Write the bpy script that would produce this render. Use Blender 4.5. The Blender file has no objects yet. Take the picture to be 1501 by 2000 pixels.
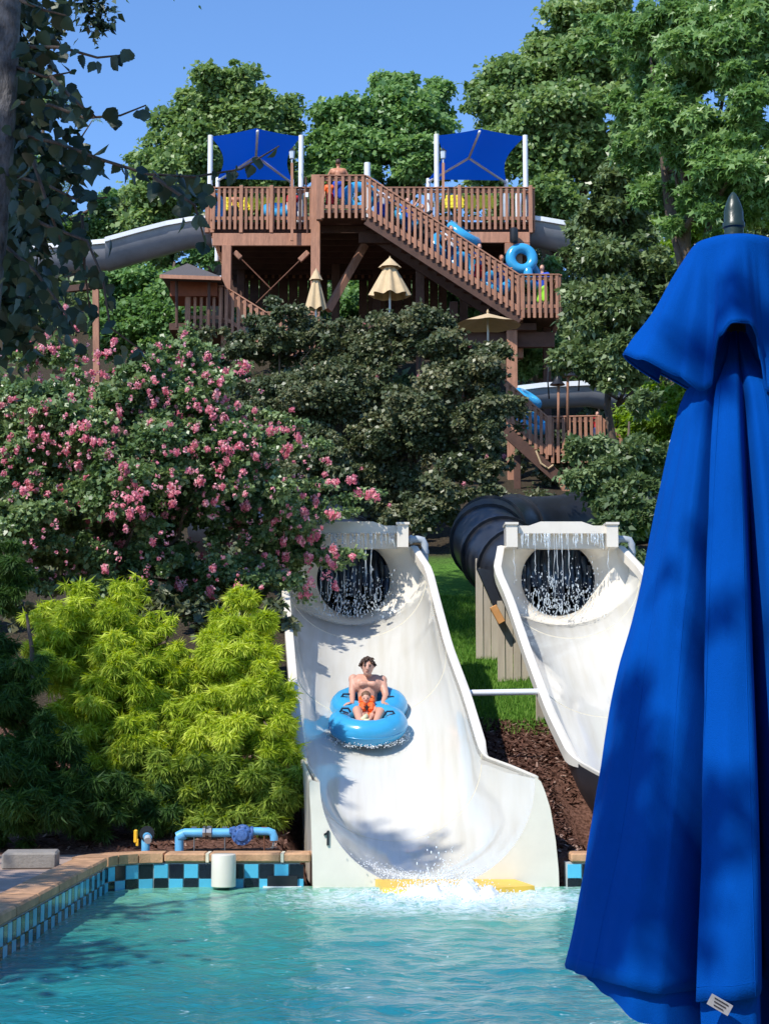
import bpy, bmesh, math, random
import numpy as np
from mathutils import Vector, Matrix, noise

sc = bpy.context.scene
C = sc.collection
R = math.radians
random.seed(7)
RS = np.random.RandomState(11)

# ------------------------------------------------------------------ camera, sky, sun
F = 3400.0
PITCH = math.atan(392 / F)
CAMZ = 1.9
cam = bpy.data.cameras.new('camera')
cam.sensor_fit = 'HORIZONTAL'; cam.sensor_width = 24.0; cam.lens = F / 1501 * 24
cam.clip_start = 0.1; cam.clip_end = 1500
camo = bpy.data.objects.new('camera', cam); C.objects.link(camo)
camo.location = (0, 0, CAMZ); camo.rotation_euler = (math.pi / 2 + PITCH, 0, 0)
sc.camera = camo
SUN = Vector((-0.46, -0.56, 0.80)).normalized()
EL = math.asin(SUN.z); AZ = math.atan2(SUN.x, SUN.y)
w = bpy.data.worlds.new('World'); sc.world = w; w.use_nodes = True
wn = w.node_tree.nodes; bg = wn['Background']
sky = wn.new('ShaderNodeTexSky'); sky.sky_type = 'NISHITA'; sky.sun_disc = False
sky.sun_elevation = EL; sky.sun_rotation = AZ
sky.air_density = 1.0; sky.dust_density = 0.0; sky.ozone_density = 10.0; sky.altitude = 0
w.node_tree.links.new(sky.outputs[0], bg.inputs[0]); bg.inputs[1].default_value = 0.15
sl = bpy.data.lights.new('sun', 'SUN'); sl.energy = 3.35; sl.angle = R(0.53); sl.color = (1.0, .95, .86)
so = bpy.data.objects.new('sun', sl); C.objects.link(so)
so.rotation_euler = SUN.to_track_quat('Z', 'Y').to_euler(); so.location = (-10, -12, 25)
sc.view_settings.view_transform = 'Standard'; sc.view_settings.look = 'None'
sc.view_settings.exposure = 0.60; sc.view_settings.gamma = 1
sc.view_settings.use_curve_mapping = False
sc.render.engine = 'CYCLES'
sc.cycles.max_bounces = 6; sc.cycles.transparent_max_bounces = 12

def at(px, py, Y):
    dx = (px - 750.5) / F; dy = (1000 - py) / F
    t = Y / (math.cos(PITCH) - dy * math.sin(PITCH))
    return Vector((t * dx, Y, CAMZ + t * (math.sin(PITCH) + dy * math.cos(PITCH))))

# ------------------------------------------------------------------ naming and linking
WL = {}
def tag(o, label=None, cat=None, group=None, kind=None):
    if label: o['label'] = label
    if cat: o['category'] = cat
    if group: o['group'] = group
    if kind: o['kind'] = kind
    return o
def put(o, parent, loc=(0, 0, 0)):
    C.objects.link(o)
    WL[o] = Vector(loc)
    if parent is not None:
        o.parent = parent
        o.location = Vector(loc) - WL[parent]
    else:
        o.location = loc
    return o
def thing(name, label, cat, loc=(0, 0, 0), group=None):
    return tag(put(bpy.data.objects.new(name, None), None, loc), label, cat, group)
def link(name, me, parent=None, loc=(0, 0, 0), rot=None, scale=None):
    """me holds coordinates about loc; with loc 0 they are world coordinates"""
    o = bpy.data.objects.new(name, me)
    put(o, parent, loc)
    if rot is not None: o.rotation_euler = rot
    if scale is not None: o.scale = scale
    return o
def world0(name, me, parent=None):
    """mesh whose coordinates are world coordinates, under a parent anywhere"""
    o = bpy.data.objects.new(name, me); C.objects.link(o); WL[o] = Vector((0, 0, 0))
    if parent is not None:
        o.parent = parent; o.location = -WL[parent]
    return o
def copy_tree(o, parent=None, dx=(0, 0, 0), loc=None):
    c = o.copy(); C.objects.link(c)
    if parent is not None: c.parent = parent
    else: c.location = Vector(loc) if loc is not None else o.location + Vector(dx)
    WL[c] = Vector(c.location) + (WL[parent] if parent is not None else Vector())
    for ch in list(o.children): copy_tree(ch, c)
    return c

# ------------------------------------------------------------------ mesh building
class MB:
    def __init__(s): s.v = []; s.f = []
    def add(s, vs, fs):
        n = len(s.v); s.v += [tuple(v) for v in vs]; s.f += [tuple(i + n for i in f) for f in fs]
        return s
    def box(s, c, d, rot=None, bevel=0):
        x, y, z = d[0] / 2, d[1] / 2, d[2] / 2
        if bevel:
            b = bevel; vs = []
            for sx in (-1, 1):
                for sy in (-1, 1):
                    for sz in (-1, 1):
                        vs += [(sx * (x - b), sy * (y - b), sz * z), (sx * (x - b), sy * y, sz * (z - b)), (sx * x, sy * (y - b), sz * (z - b))]
            bm = bmesh.new()
            for q in vs: bm.verts.new(q)
            bmesh.ops.convex_hull(bm, input=bm.verts[:])
            bm.verts.index_update()
            vs = [v.co.copy() for v in bm.verts]; fs = [[v.index for v in f.verts] for f in bm.faces]; bm.free()
        else:
            vs = [Vector((sx * x, sy * y, sz * z)) for sx in (-1, 1) for sy in (-1, 1) for sz in (-1, 1)]
            fs = [(0, 1, 3, 2), (4, 6, 7, 5), (0, 4, 5, 1), (2, 3, 7, 6), (0, 2, 6, 4), (1, 5, 7, 3)]
        m = rot if rot is not None else Matrix.Identity(3)
        return s.add([m @ Vector(v) + Vector(c) for v in vs], fs)
    def beam(s, a, b, wd, ht, up=(0, 0, 1), bevel=0):
        a = Vector(a); b = Vector(b); d = (b - a); L = d.length; y = d.normalized(); up = Vector(up)
        x = y.cross(up)
        if x.length < 1e-3: x = Vector((1, 0, 0)) if abs(y.x) < .9 else Vector((0, 0, 1))
        x.normalize(); z = x.cross(y)
        return s.box((a + b) / 2, (wd, L, ht), Matrix((x, y, z)).transposed(), bevel)
    def tube(s, path, r, n=10, cap=True, close=False):
        P = [Vector(p) for p in path]; rr = r if hasattr(r, '__len__') else [r] * len(P)
        rings = []; pu = None
        for i, p in enumerate(P):
            if close: t = P[(i + 1) % len(P)] - P[i - 1]
            else: t = P[min(i + 1, len(P) - 1)] - P[max(i - 1, 0)]
            t.normalize()
            if pu is None:
                pu = t.orthogonal().normalized()
            pu = (pu - t * pu.dot(t)).normalized(); pv = t.cross(pu)
            rings.append([p + (pu * math.cos(k * 2 * math.pi / n) + pv * math.sin(k * 2 * math.pi / n)) * rr[i] for k in range(n)])
        return s.loft(rings, wrap=True, cap=cap and not close, close=close)
    def loft(s, rings, wrap=False, cap=False, close=False):
        n = len(rings[0]); vs = [v for r in rings for v in r]; fs = []
        for i in range(len(rings) - (0 if close else 1)):
            j = (i + 1) % len(rings)
            for k in range(n if wrap else n - 1):
                k2 = (k + 1) % n
                fs.append((i * n + k, i * n + k2, j * n + k2, j * n + k))
        if cap:
            fs.append(tuple(reversed(range(n)))); fs.append(tuple((len(rings) - 1) * n + k for k in range(n)))
        return s.add(vs, fs)
    def lathe(s, prof, c=(0, 0, 0), n=16, axis='z'):
        c = Vector(c); rings = []
        for r, h in prof:
            ring = []
            for k in range(n):
                a = k * 2 * math.pi / n
                q = (r * math.cos(a), r * math.sin(a), h) if axis == 'z' else ((r * math.cos(a), h, r * math.sin(a)) if axis == 'y' else (h, r * math.cos(a), r * math.sin(a)))
                ring.append(c + Vector(q))
            rings.append(ring)
        return s.loft(rings, wrap=True, cap=True)
    def ico(s, c, r, sub=1, sc=(1, 1, 1)):
        bm = bmesh.new(); bmesh.ops.create_icosphere(bm, subdivisions=sub, radius=1)
        bm.verts.index_update()
        vs = [Vector(c) + Vector((v.co.x * sc[0], v.co.y * sc[1], v.co.z * sc[2])) * r for v in bm.verts]
        fs = [[v.index for v in f.verts] for f in bm.faces]; bm.free()
        return s.add(vs, fs)
    def prism(s, poly, y0, y1):
        """poly of (x,z), extruded along y"""
        n = len(poly)
        vs = [(x, y0, z) for x, z in poly] + [(x, y1, z) for x, z in poly]
        fs = [tuple(range(n)), tuple(reversed(range(n, 2 * n)))] + [(i, n + i, n + (i + 1) % n, (i + 1) % n) for i in range(n)]
        return s.add(vs, fs)
    def me(s, name, mat, smooth=False, fix=True):
        m = bpy.data.meshes.new(name); m.from_pydata(s.v, [], s.f)
        if fix:
            bm = bmesh.new(); bm.from_mesh(m); bmesh.ops.recalc_face_normals(bm, faces=bm.faces[:]); bm.to_mesh(m); bm.free()
        if mat: m.materials.append(mat)
        if smooth:
            m.shade_smooth()
            if smooth == 'auto': m.set_sharp_from_angle(angle=R(35))
        m.update(); return m
    def build(s, name, mat, parent=None, smooth=False, fix=True):
        return world0(name, s.me(name, mat, smooth, fix), parent)

# ------------------------------------------------------------------ materials
def new_mat(name):
    m = bpy.data.materials.new(name); m.use_nodes = True
    nt = m.node_tree; b = nt.nodes['Principled BSDF']
    return m, nt, b, nt.links.new
def simple(name, col, rough=.6, var=.25, scale=6, bump=.0, bscale=40, metal=0, spec=.5, alpha=1, coat=0, stretch=(1, 1, 1)):
    m, nt, b, L = new_mat(name); N = nt.nodes.new
    tc = N('ShaderNodeTexCoord'); mp = N('ShaderNodeMapping'); mp.inputs['Scale'].default_value = stretch
    L(tc.outputs['Object'], mp.inputs['Vector'])
    nz = N('ShaderNodeTexNoise'); nz.inputs['Scale'].default_value = scale; nz.inputs['Detail'].default_value = 6
    nz.inputs['Roughness'].default_value = .65
    L(mp.outputs[0], nz.inputs['Vector'])
    cr = N('ShaderNodeValToRGB'); e = cr.color_ramp.elements
    e[0].position = .3; e[1].position = .72
    c = Vector(col[:3]); e[0].color = (*(c * (1 - var)), 1); e[1].color = (*[min(1, q) for q in c * (1 + var * .8)], 1)
    L(nz.outputs['Fac'], cr.inputs[0]); L(cr.outputs[0], b.inputs['Base Color'])
    b.inputs['Roughness'].default_value = rough; b.inputs['Metallic'].default_value = metal
    b.inputs['Specular IOR Level'].default_value = spec; b.inputs['Alpha'].default_value = alpha
    b.inputs['Coat Weight'].default_value = coat
    if bump:
        n2 = N('ShaderNodeTexNoise'); n2.inputs['Scale'].default_value = bscale; n2.inputs['Detail'].default_value = 5
        L(mp.outputs[0], n2.inputs['Vector'])
        bp = N('ShaderNodeBump'); bp.inputs['Strength'].default_value = bump; bp.inputs['Distance'].default_value = .02
        L(n2.outputs['Fac'], bp.inputs['Height']); L(bp.outputs[0], b.inputs['Normal'])
    return m
def leaf_mat(name, c0, c1, c2, trans=.35, rough=.45, spec=.5):
    m, nt, b, L = new_mat(name); N = nt.nodes.new
    at_ = N('ShaderNodeAttribute'); at_.attribute_name = 'tone'
    cr = N('ShaderNodeValToRGB'); e = cr.color_ramp.elements
    e[0].color = (*c0, 1); e[1].color = (*c2, 1); e.new(.5).color = (*c1, 1)
    L(at_.outputs['Fac'], cr.inputs[0]); L(cr.outputs[0], b.inputs['Base Color'])
    b.inputs['Roughness'].default_value = rough; b.inputs['Specular IOR Level'].default_value = spec
    tr = N('ShaderNodeBsdfTranslucent'); mx = N('ShaderNodeMixShader'); mx.inputs[0].default_value = trans
    hs = N('ShaderNodeHueSaturation'); hs.inputs['Hue'].default_value = .485; hs.inputs['Saturation'].default_value = 1.15; hs.inputs['Value'].default_value = 1.3
    L(cr.outputs[0], hs.inputs['Color']); L(hs.outputs[0], tr.inputs[0])
    out = nt.nodes['Material Output']
    L(b.outputs[0], mx.inputs[1]); L(tr.outputs[0], mx.inputs[2]); L(mx.outputs[0], out.inputs[0])
    return m
def random_tint(m, amt=.25):
    """brightness varies from object to object (planks, tiles)"""
    nt = m.node_tree; b = nt.nodes['Principled BSDF']; src = b.inputs['Base Color'].links[0].from_socket
    oi = nt.nodes.new('ShaderNodeObjectInfo'); mr = nt.nodes.new('ShaderNodeMapRange')
    mr.inputs[3].default_value = 1 - amt; mr.inputs[4].default_value = 1 + amt
    nt.links.new(oi.outputs['Random'], mr.inputs[0])
    mx = nt.nodes.new('ShaderNodeMix'); mx.data_type = 'RGBA'; mx.blend_type = 'MULTIPLY'; mx.inputs[0].default_value = 1
    nt.links.new(src, mx.inputs[6]); nt.links.new(mr.outputs[0], mx.inputs[7]); nt.links.new(mx.outputs[2], b.inputs['Base Color'])
    return m

M = {}
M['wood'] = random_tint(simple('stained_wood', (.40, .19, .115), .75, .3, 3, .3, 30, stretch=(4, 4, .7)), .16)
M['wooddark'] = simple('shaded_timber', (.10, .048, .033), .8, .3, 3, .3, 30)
M['white'] = simple('white_powder_coat', (.80, .81, .82), .4, .04)
M['cream'] = simple('cream_gelcoat', (.76, .70, .60), .28, .07, 2.2, coat=.2)
M['black_shell'] = simple('black_fibreglass', (.022, .024, .03), .38, .35, 3, .1, 60)
M['grey_shell'] = simple('grey_fibreglass', (.24, .245, .27), .3, .2, 1.5)
M['raft'] = simple('blue_raft_vinyl', (.045, .36, .66), .22, .08, 4, spec=.6)
M['raftdark'] = simple('navy_handle', (.01, .02, .05), .5)
M['skin'] = simple('skin', (.62, .33, .235), .5, .08, 12)
M['skintan'] = simple('tanned_skin', (.52, .22, .12), .5, .08, 12)
M['hair'] = simple('brown_hair', (.055, .025, .013), .55, .5, 60)
M['blonde'] = simple('blonde_hair', (.42, .25, .1), .55, .3, 60)
M['orange'] = simple('orange_nylon', (.95, .15, .02), .55, .1, 20)
M['yellow'] = simple('yellow_foam', (.92, .72, .03), .5, .1)
M['royal'] = simple('royal_blue_cloth', (.01, .07, .50), .75, .15, 9)
M['redcloth'] = simple('red_cloth', (.6, .02, .03), .7, .15, 9)
M['blackcloth'] = simple('black_cloth', (.012, .012, .016), .7, .2, 9)
M['whitecloth'] = simple('white_cloth', (.75, .76, .8), .7, .1, 9)
M['limecloth'] = simple('lime_cloth', (.35, .8, .05), .7, .1, 9)
M['navy'] = simple('navy_cloth', (.02, .04, .14), .7, .1, 9)
M['tan'] = simple('tan_canvas', (.60, .44, .25), .8, .12, 5)
M['pipeblue'] = simple('blue_painted_pipe', (.12, .42, .72), .45, .15, 12)
M['pipegrey'] = simple('grey_plastic_pipe', (.42, .46, .50), .45, .15, 6)
M['steel'] = simple('dull_steel', (.25, .26, .28), .35, .2, 20, metal=.8)
M['blackmetal'] = simple('black_metal', (.015, .016, .02), .4, .2, 10)
M['bark'] = simple('brown_bark', (.12, .085, .06), .9, .45, 8, .8, 25, stretch=(3, 3, .6))
M['palebark'] = simple('pale_flaking_bark', (.15, .14, .135), .9, .95, 22, .9, 60, stretch=(1, 1, .5))
M['screen'] = random_tint(simple('beige_boards', (.44, .385, .30), .75, .15, 3, .2, 30, stretch=(4, 4, .6)), .1)
M['concrete'] = simple('grey_concrete', (.27, .24, .21), .85, .25, 5, .3, 40)
M['coping'] = random_tint(simple('tan_coping_stone', (.50, .28, .15), .8, .4, 4, .4, 40), .14)
M['mortar'] = simple('pale_mortar', (.72, .66, .5), .85, .15, 10)
M['tileblue'] = random_tint(simple('turquoise_tile', (.09, .46, .68), .15, .08, 8), .08)
M['tileblack'] = random_tint(simple('black_tile', (.008, .010, .018), .12, .3, 12), .3)
M['grout'] = simple('grey_grout', (.45, .47, .46), .8, .2, 20)
M['chrome'] = simple('lantern_glass', (.6, .65, .7), .2, .1)
M['rust'] = simple('rusty_bracket', (.16, .06, .03), .8, .4, 20)
M['valve'] = simple('blue_cast_iron', (.05, .13, .36), .45, .4, 30, .5, 60)

# ------------------------------------------------------------------ terrain
prof = [(-200, .2), (19.7, .3), (21, .55), (23, 1.05), (26.3, 1.74), (28, 2.3), (30, 2.8), (36, 4.5), (45, 7), (55, 9.3), (62, 11.8), (75, 18.5), (92, 25.5), (120, 29), (300, 30)]
PX, PZ = zip(*prof)
def slide_bottom(Y):
    return float(np.interp(Y, (19.4, 20.4, 21.5, 22.3, 23, 24.5, 26, 27.2, 28), (-.02, .0, .32, .82, 1.20, 1.88, 2.50, 3.06, 3.34)))
def ground(x, Y):
    z = float(np.interp(Y, PX, PZ))
    if Y > 20: z += .08 * noise.noise((x * .5, Y * .5, 0)) * min(1, (Y - 20) / 2)
    if 19.5 < Y < 29.5:
        for ox in (0, 3.35):
            cx = ox + np.interp(Y, (19.4, 28), (.45, -.49))
            d = abs(x - cx)
            low = (slide_bottom(Y) if Y < 28 else 3.3) - .28
            low = min(low, z)
            k = min(1, max(0, (d - 1.12) / .35)); z = low * (1 - k) + z * k
    return z
def ground_mat():
    m, nt, b, L = new_mat('hillside_ground'); N = nt.nodes.new
    g = N('ShaderNodeNewGeometry'); sp = N('ShaderNodeSeparateXYZ'); L(g.outputs['Position'], sp.inputs[0])
    n1 = N('ShaderNodeTexNoise'); n1.inputs['Scale'].default_value = 1.3; n1.inputs['Detail'].default_value = 5; L(g.outputs['Position'], n1.inputs['Vector'])
    n2 = N('ShaderNodeTexNoise'); n2.inputs['Scale'].default_value = 22; n2.inputs['Detail'].default_value = 8; L(g.outputs['Position'], n2.inputs['Vector'])
    def ramp(src, a, b_, ca, cb):
        r = N('ShaderNodeValToRGB'); e = r.color_ramp.elements; e[0].position = a; e[1].position = b_; e[0].color = (*ca, 1); e[1].color = (*cb, 1); L(src, r.inputs[0]); return r.outputs[0]
    mulch = ramp(n2.outputs['Fac'], .35, .7, (.075, .035, .024), (.22, .115, .085))
    grass = ramp(n2.outputs['Fac'], .3, .7, (.05, .12, .02), (.13, .27, .04))
    litter = ramp(n2.outputs['Fac'], .35, .7, (.03, .024, .018), (.09, .07, .045))
    def mask(edge, soft):
        a = N('ShaderNodeMath'); a.operation = 'MULTIPLY_ADD'; a.inputs[1].default_value = 2.4; L(n1.outputs['Fac'], a.inputs[0]); L(sp.outputs['Y'], a.inputs[2])
        r = N('ShaderNodeMapRange'); r.inputs[1].default_value = edge + 1.2 - soft; r.inputs[2].default_value = edge + 1.2 + soft; L(a.outputs[0], r.inputs[0]); return r.outputs[0]
    def mix(f, a, c):
        x = N('ShaderNodeMix'); x.data_type = 'RGBA'; L(f, x.inputs[0]); L(a, x.inputs[6]); L(c, x.inputs[7]); return x.outputs[2]
    mxx = N('ShaderNodeMath'); mxx.operation = 'MULTIPLY_ADD'; mxx.inputs[1].default_value = 1.5; L(n1.outputs['Fac'], mxx.inputs[0]); L(sp.outputs['X'], mxx.inputs[2])
    rx = N('ShaderNodeMapRange'); rx.inputs[1].default_value = -.4; rx.inputs[2].default_value = .2; L(mxx.outputs[0], rx.inputs[0])
    grass = mix(rx.outputs[0], litter, grass)
    c = mix(mask(26.2, .15), mulch, grass); c = mix(mask(39, .8), c, litter)
    L(c, b.inputs['Base Color']); b.inputs['Roughness'].default_value = .95; b.inputs['Specular IOR Level'].default_value = .1
    bp = N('ShaderNodeBump'); bp.inputs['Strength'].default_value = .9; bp.inputs['Distance'].default_value = .05
    L(n2.outputs['Fac'], bp.inputs['Height']); L(bp.outputs[0], b.inputs['Normal'])
    return m
xs = sorted(set([-250, -150, -80, -50, -30, -20, -14, -10, -7, -5, -4, -3.45, -3.4] + [round(-3.2 + .2 * i, 2) for i in range(52)] + [7.5, 8.2, 8.25, 9, 10, 12, 16, 22, 30, 50, 80, 150, 250]))
ys = [-150, -60, -20, -5, 4.4, 4.45, 8, 12, 16, 19.58, 19.64] + [19.9 + .2 * i for i in range(52)] + [31 + i for i in range(45)] + [80, 90, 100, 130, 180, 260, 400]
vs = []; fs = []
for y in ys:
    for x in xs:
        z = ground(x, y)
        if 4.44 < y < 19.6 and -3.42 < x < 8.22: z = -1.6
        vs.append((x, y, z))
nx = len(xs)
for j in range(len(ys) - 1):
    for i in range(nx - 1): fs.append((j * nx + i, j * nx + i + 1, (j + 1) * nx + i + 1, (j + 1) * nx + i))
gm = MB().add(vs, fs).me('ground', ground_mat(), True)
tag(world0('ground', gm), kind='structure')

# ------------------------------------------------------------------ pool: coping path, deck, wall, tiles
WLEFT = -2.97; YF = 19.40
def deckmat():
    return simple('pool_deck_concrete', (.40, .29, .23), .85, .25, 2.5, .35, 60)
dk = MB()
dk.box((-13.35, 9.7, .24), (20, 20.2, .16)).box((2.3, 1.9, .235), (10.8, 5, .15)).box((13.4, 7, .24), (10, 25, .16))
tag(dk.build('pool_deck', deckmat()), kind='structure')

cop = thing('pool_wall', 'pool wall with black and blue checkered tiles under tan stone coping', 'pool wall', (-2.97, 19.4, 0))
# inner edge path of the wall
path = [(WLEFT, 5.0)]
y = 5.0
while y < 18.85: y += .4625; path.append((WLEFT, min(y, 18.85)))
for k in range(1, 7):
    a = k * math.pi / 12; path.append((WLEFT + .55 - .55 * math.cos(a), 18.85 + .55 * math.sin(a)))
xx = WLEFT + .55
def resample(P, step):
    P = [Vector((*p, 0)) for p in P]; out = [(P[0].copy(), (P[1] - P[0]).normalized())]; acc = 0; i = 0; pos = P[0].copy()
    while i < len(P) - 1:
        d = (P[i + 1] - pos).length
        if acc + d >= step:
            t = (P[i + 1] - pos).normalized(); pos = pos + t * (step - acc); acc = 0; out.append((pos.copy(), t))
        else: acc += d; pos = P[i + 1].copy(); i += 1
    return out
farL = path + [(-.82, YF)]
# backing wall
def wallstrip(P, zt, zb, off):
    m = MB(); ring = []
    for (p, t) in resample(P, .12):
        n = Vector((-t.y, t.x, 0))      # left of travel = outside the pool
        a = p + n * off; b_ = p + n * (off + .25)
        ring.append([(a.x, a.y, zb), (a.x, a.y, zt), (b_.x, b_.y, zt), (b_.x, b_.y, zb)])
    m.loft(ring, wrap=True, cap=True); return m
wallstrip(farL, .262, -1.4, .012).build('backing', M['grout'], cop)
wallstrip([(1.99, YF), (8.1, YF)], .262, -1.4, .012).build('backing', M['grout'], cop)
# tiles: thin bevelled slabs sharing two meshes
def tile_me(wd, ht, mat): return MB().box((0, 0, 0), (wd, .018, ht), bevel=.004).me('tile', mat)
TW = .165
tm = {(c, r): tile_me(TW - .012, h, M['tileblue' if c else 'tileblack']) for c in (0, 1) for r, h in ((0, .150), (1, .115))}
def tiles(P, skip=None, flip=0):
    for i, (p, t) in enumerate(resample(P, TW)):
        if p.y < 8.2: continue
        if skip and skip(p): continue
        a = math.atan2(t.y, t.x)
        for r, zc in ((0, .172), (1, .032)):
            if r == 0 and skip is None: pass
            tt = link('tile', tm[((i + r + flip) % 2, r)], cop, (p.x, p.y, zc), rot=(0, 0, a))
    return
tiles(farL, lambda p: p.x > -.88 and p.y > 19.3)
tiles([(2.08, YF), (3.6, YF)], None, 1)
# skimmer mouth
MB().box((-1.115, YF - .012, .06), (.33, .05, .13)).build('skimmer_mouth', M['blackmetal'], cop)
MB().box((-1.115, YF - .03, -.002), (.42, .06, .03)).build('skimmer_lip', M['white'], cop)
# coping stones
def stone(P0, t, L_, wd=.36):
    n = Vector((-t.y, t.x, 0)); c = P0 + t * (L_ / 2) + n * (wd / 2 - .03)
    rot = Matrix.Rotation(math.atan2(t.y, t.x), 3, 'Z')
    h = .10 + random.uniform(-.003, .003)
    MB().box(c + Vector((0, 0, .268 + h / 2)), (L_ - .018, wd, h), rot, .018).build('coping_stone', M['coping'], cop, 'auto')
mo = MB()
y = 5.0
while y < 18.8:
    L_ = min(.92, 18.85 - y); stone(Vector((WLEFT, y, 0)), Vector((0, 1, 0)), L_); y += .92
for k in range(3):
    a0, a1 = k * math.pi / 6, (k + 1) * math.pi / 6
    q = []
    for rr in (.58, .20):
        for a in ([a0 + .015, (a0 + a1) / 2, a1 - .015] if rr > .3 else [a1 - .03, (a0 + a1) / 2, a0 + .03]):
            q.append((WLEFT + .55 - rr * math.cos(a), 18.85 + rr * math.sin(a)))
    q2 = []
    for rr in (.91, .52):
        for a in ([a0 + .01, (a0 + a1) / 2, a1 - .01] if rr > .6 else [a1 - .015, (a0 + a1) / 2, a0 + .015]):
            q2.append((WLEFT + .55 - rr * math.cos(a), 18.85 + rr * math.sin(a)))
    n = 6; mm = MB(); mm.add([(x, y_, .268) for x, y_ in q2] + [(x, y_, .366) for x, y_ in q2], [tuple(range(n)), tuple(range(n, 2 * n))] + [(i, (i + 1) % n, n + (i + 1) % n, n + i) for i in range(n)])
    mm.build('coping_stone', M['coping'], cop)
x = WLEFT + .55
for L_ in (.47, .02, .80, .02, .31):
    if L_ > .1: stone(Vector((x, YF, 0)), Vector((1, 0, 0)), L_)
    else: MB().box((x + L_ / 2, YF + .15, .316), (.034, .355, .094)).build('mortar_joint', M['mortar'], cop)
    x += L_
x = 2.03
while x < 5: stone(Vector((x, YF, 0)), Vector((1, 0, 0)), .9); x += .9

# ------------------------------------------------------------------ water
def water_mat():
    m, nt, b, L = new_mat('pool_water'); N = nt.nodes.new
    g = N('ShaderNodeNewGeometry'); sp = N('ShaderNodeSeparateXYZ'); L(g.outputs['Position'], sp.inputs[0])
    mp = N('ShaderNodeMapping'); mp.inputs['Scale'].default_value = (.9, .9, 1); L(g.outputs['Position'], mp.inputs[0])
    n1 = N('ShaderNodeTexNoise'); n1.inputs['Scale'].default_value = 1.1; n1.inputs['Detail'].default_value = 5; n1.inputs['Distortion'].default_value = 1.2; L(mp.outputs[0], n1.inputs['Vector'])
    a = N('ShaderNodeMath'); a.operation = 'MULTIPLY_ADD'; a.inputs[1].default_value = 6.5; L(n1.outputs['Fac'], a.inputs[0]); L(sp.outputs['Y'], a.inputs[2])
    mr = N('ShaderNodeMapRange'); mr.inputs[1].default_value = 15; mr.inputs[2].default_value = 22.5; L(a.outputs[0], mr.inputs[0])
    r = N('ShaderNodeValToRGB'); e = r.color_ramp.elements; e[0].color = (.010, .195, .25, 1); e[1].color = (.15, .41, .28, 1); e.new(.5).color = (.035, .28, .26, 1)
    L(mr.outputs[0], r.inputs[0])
    # small foam flecks
    n3 = N('ShaderNodeTexNoise'); n3.inputs['Scale'].default_value = 7; n3.inputs['Detail'].default_value = 8; n3.inputs['Distortion'].default_value = 2.2; L(mp.outputs[0], n3.inputs['Vector'])
    f = N('ShaderNodeMapRange'); f.inputs[1].default_value = .66; f.inputs[2].default_value = .78; L(n3.outputs['Fac'], f.inputs[0])
    # foam patch where the flume empties
    vd = N('ShaderNodeVectorMath'); vd.operation = 'SUBTRACT'; vd.inputs[1].default_value = (.75, 18.35, 0); L(g.outputs['Position'], vd.inputs[0])
    vs_ = N('ShaderNodeVectorMath'); vs_.operation = 'MULTIPLY'; vs_.inputs[1].default_value = (.55, .62, 0); L(vd.outputs[0], vs_.inputs[0])
    ln = N('ShaderNodeVectorMath'); ln.operation = 'LENGTH'; L(vs_.outputs[0], ln.inputs[0])
    ad = N('ShaderNodeMath'); ad.operation = 'MULTIPLY_ADD'; ad.inputs[1].default_value = -2.4; L(n3.outputs['Fac'], ad.inputs[0]); L(ln.outputs['Value'], ad.inputs[2])
    fp = N('ShaderNodeMapRange'); fp.inputs[1].default_value = -.1; fp.inputs[2].default_value = -.85; fp.inputs[3].default_value = 0; fp.inputs[4].default_value = .9; L(ad.outputs[0], fp.inputs[0])
    mxm = N('ShaderNodeMath'); mxm.operation = 'MAXIMUM'; L(f.outputs[0], mxm.inputs[0]); L(fp.outputs[0], mxm.inputs[1])
    x = N('ShaderNodeMix'); x.data_type = 'RGBA'; L(mxm.outputs[0], x.inputs[0]); L(r.outputs[0], x.inputs[6]); x.inputs[7].default_value = (.66, .80, .85, 1)
    L(x.outputs[2], b.inputs['Base Color'])
    b.inputs['Roughness'].default_value = .16; b.inputs['IOR'].default_value = 1.33
    b.inputs['Specular IOR Level'].default_value = .42
    bp = N('ShaderNodeBump'); bp.inputs['Strength'].default_value = .6; bp.inputs['Distance'].default_value = .035
    n4 = N('ShaderNodeTexNoise'); n4.inputs['Scale'].default_value = 7; n4.inputs['Detail'].default_value = 6; n4.inputs['Distortion'].default_value = .8; L(g.outputs['Position'], n4.inputs['Vector'])
    L(n4.outputs['Fac'], bp.inputs['Height']); L(bp.outputs[0], b.inputs['Normal'])
    return m
gx = np.arange(-3.05, 8.2, .05); gy = np.concatenate([np.arange(4.45, 9, .2), np.arange(9, 19.52, .045)])
vs = []
for y in gy:
    for x in gx:
        a = noise.noise((x * 1.1, y * .9, 1)) * .022 + noise.noise((x * 3.3 + 5, y * 2.6, 2)) * .022 + noise.noise((x * 8, y * 6, 5)) * .012
        d = math.hypot((x - .65) * .8, (y - 18.5))
        a *= 1 + 1.5 * math.exp(-d * d / 1.2)
        if y > 19.1: a *= .5
        a += .05 * math.exp(-d * d / .5) * (.5 + noise.noise((x * 5, y * 5, 9)))
        vs.append((x, y, a - .005))
n = len(gx); fs = [(j * n + i, j * n + i + 1, (j + 1) * n + i + 1, (j + 1) * n + i) for j in range(len(gy) - 1) for i in range(n - 1)]
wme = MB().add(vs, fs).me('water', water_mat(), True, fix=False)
tag(world0('water', wme), kind='structure')
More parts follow.
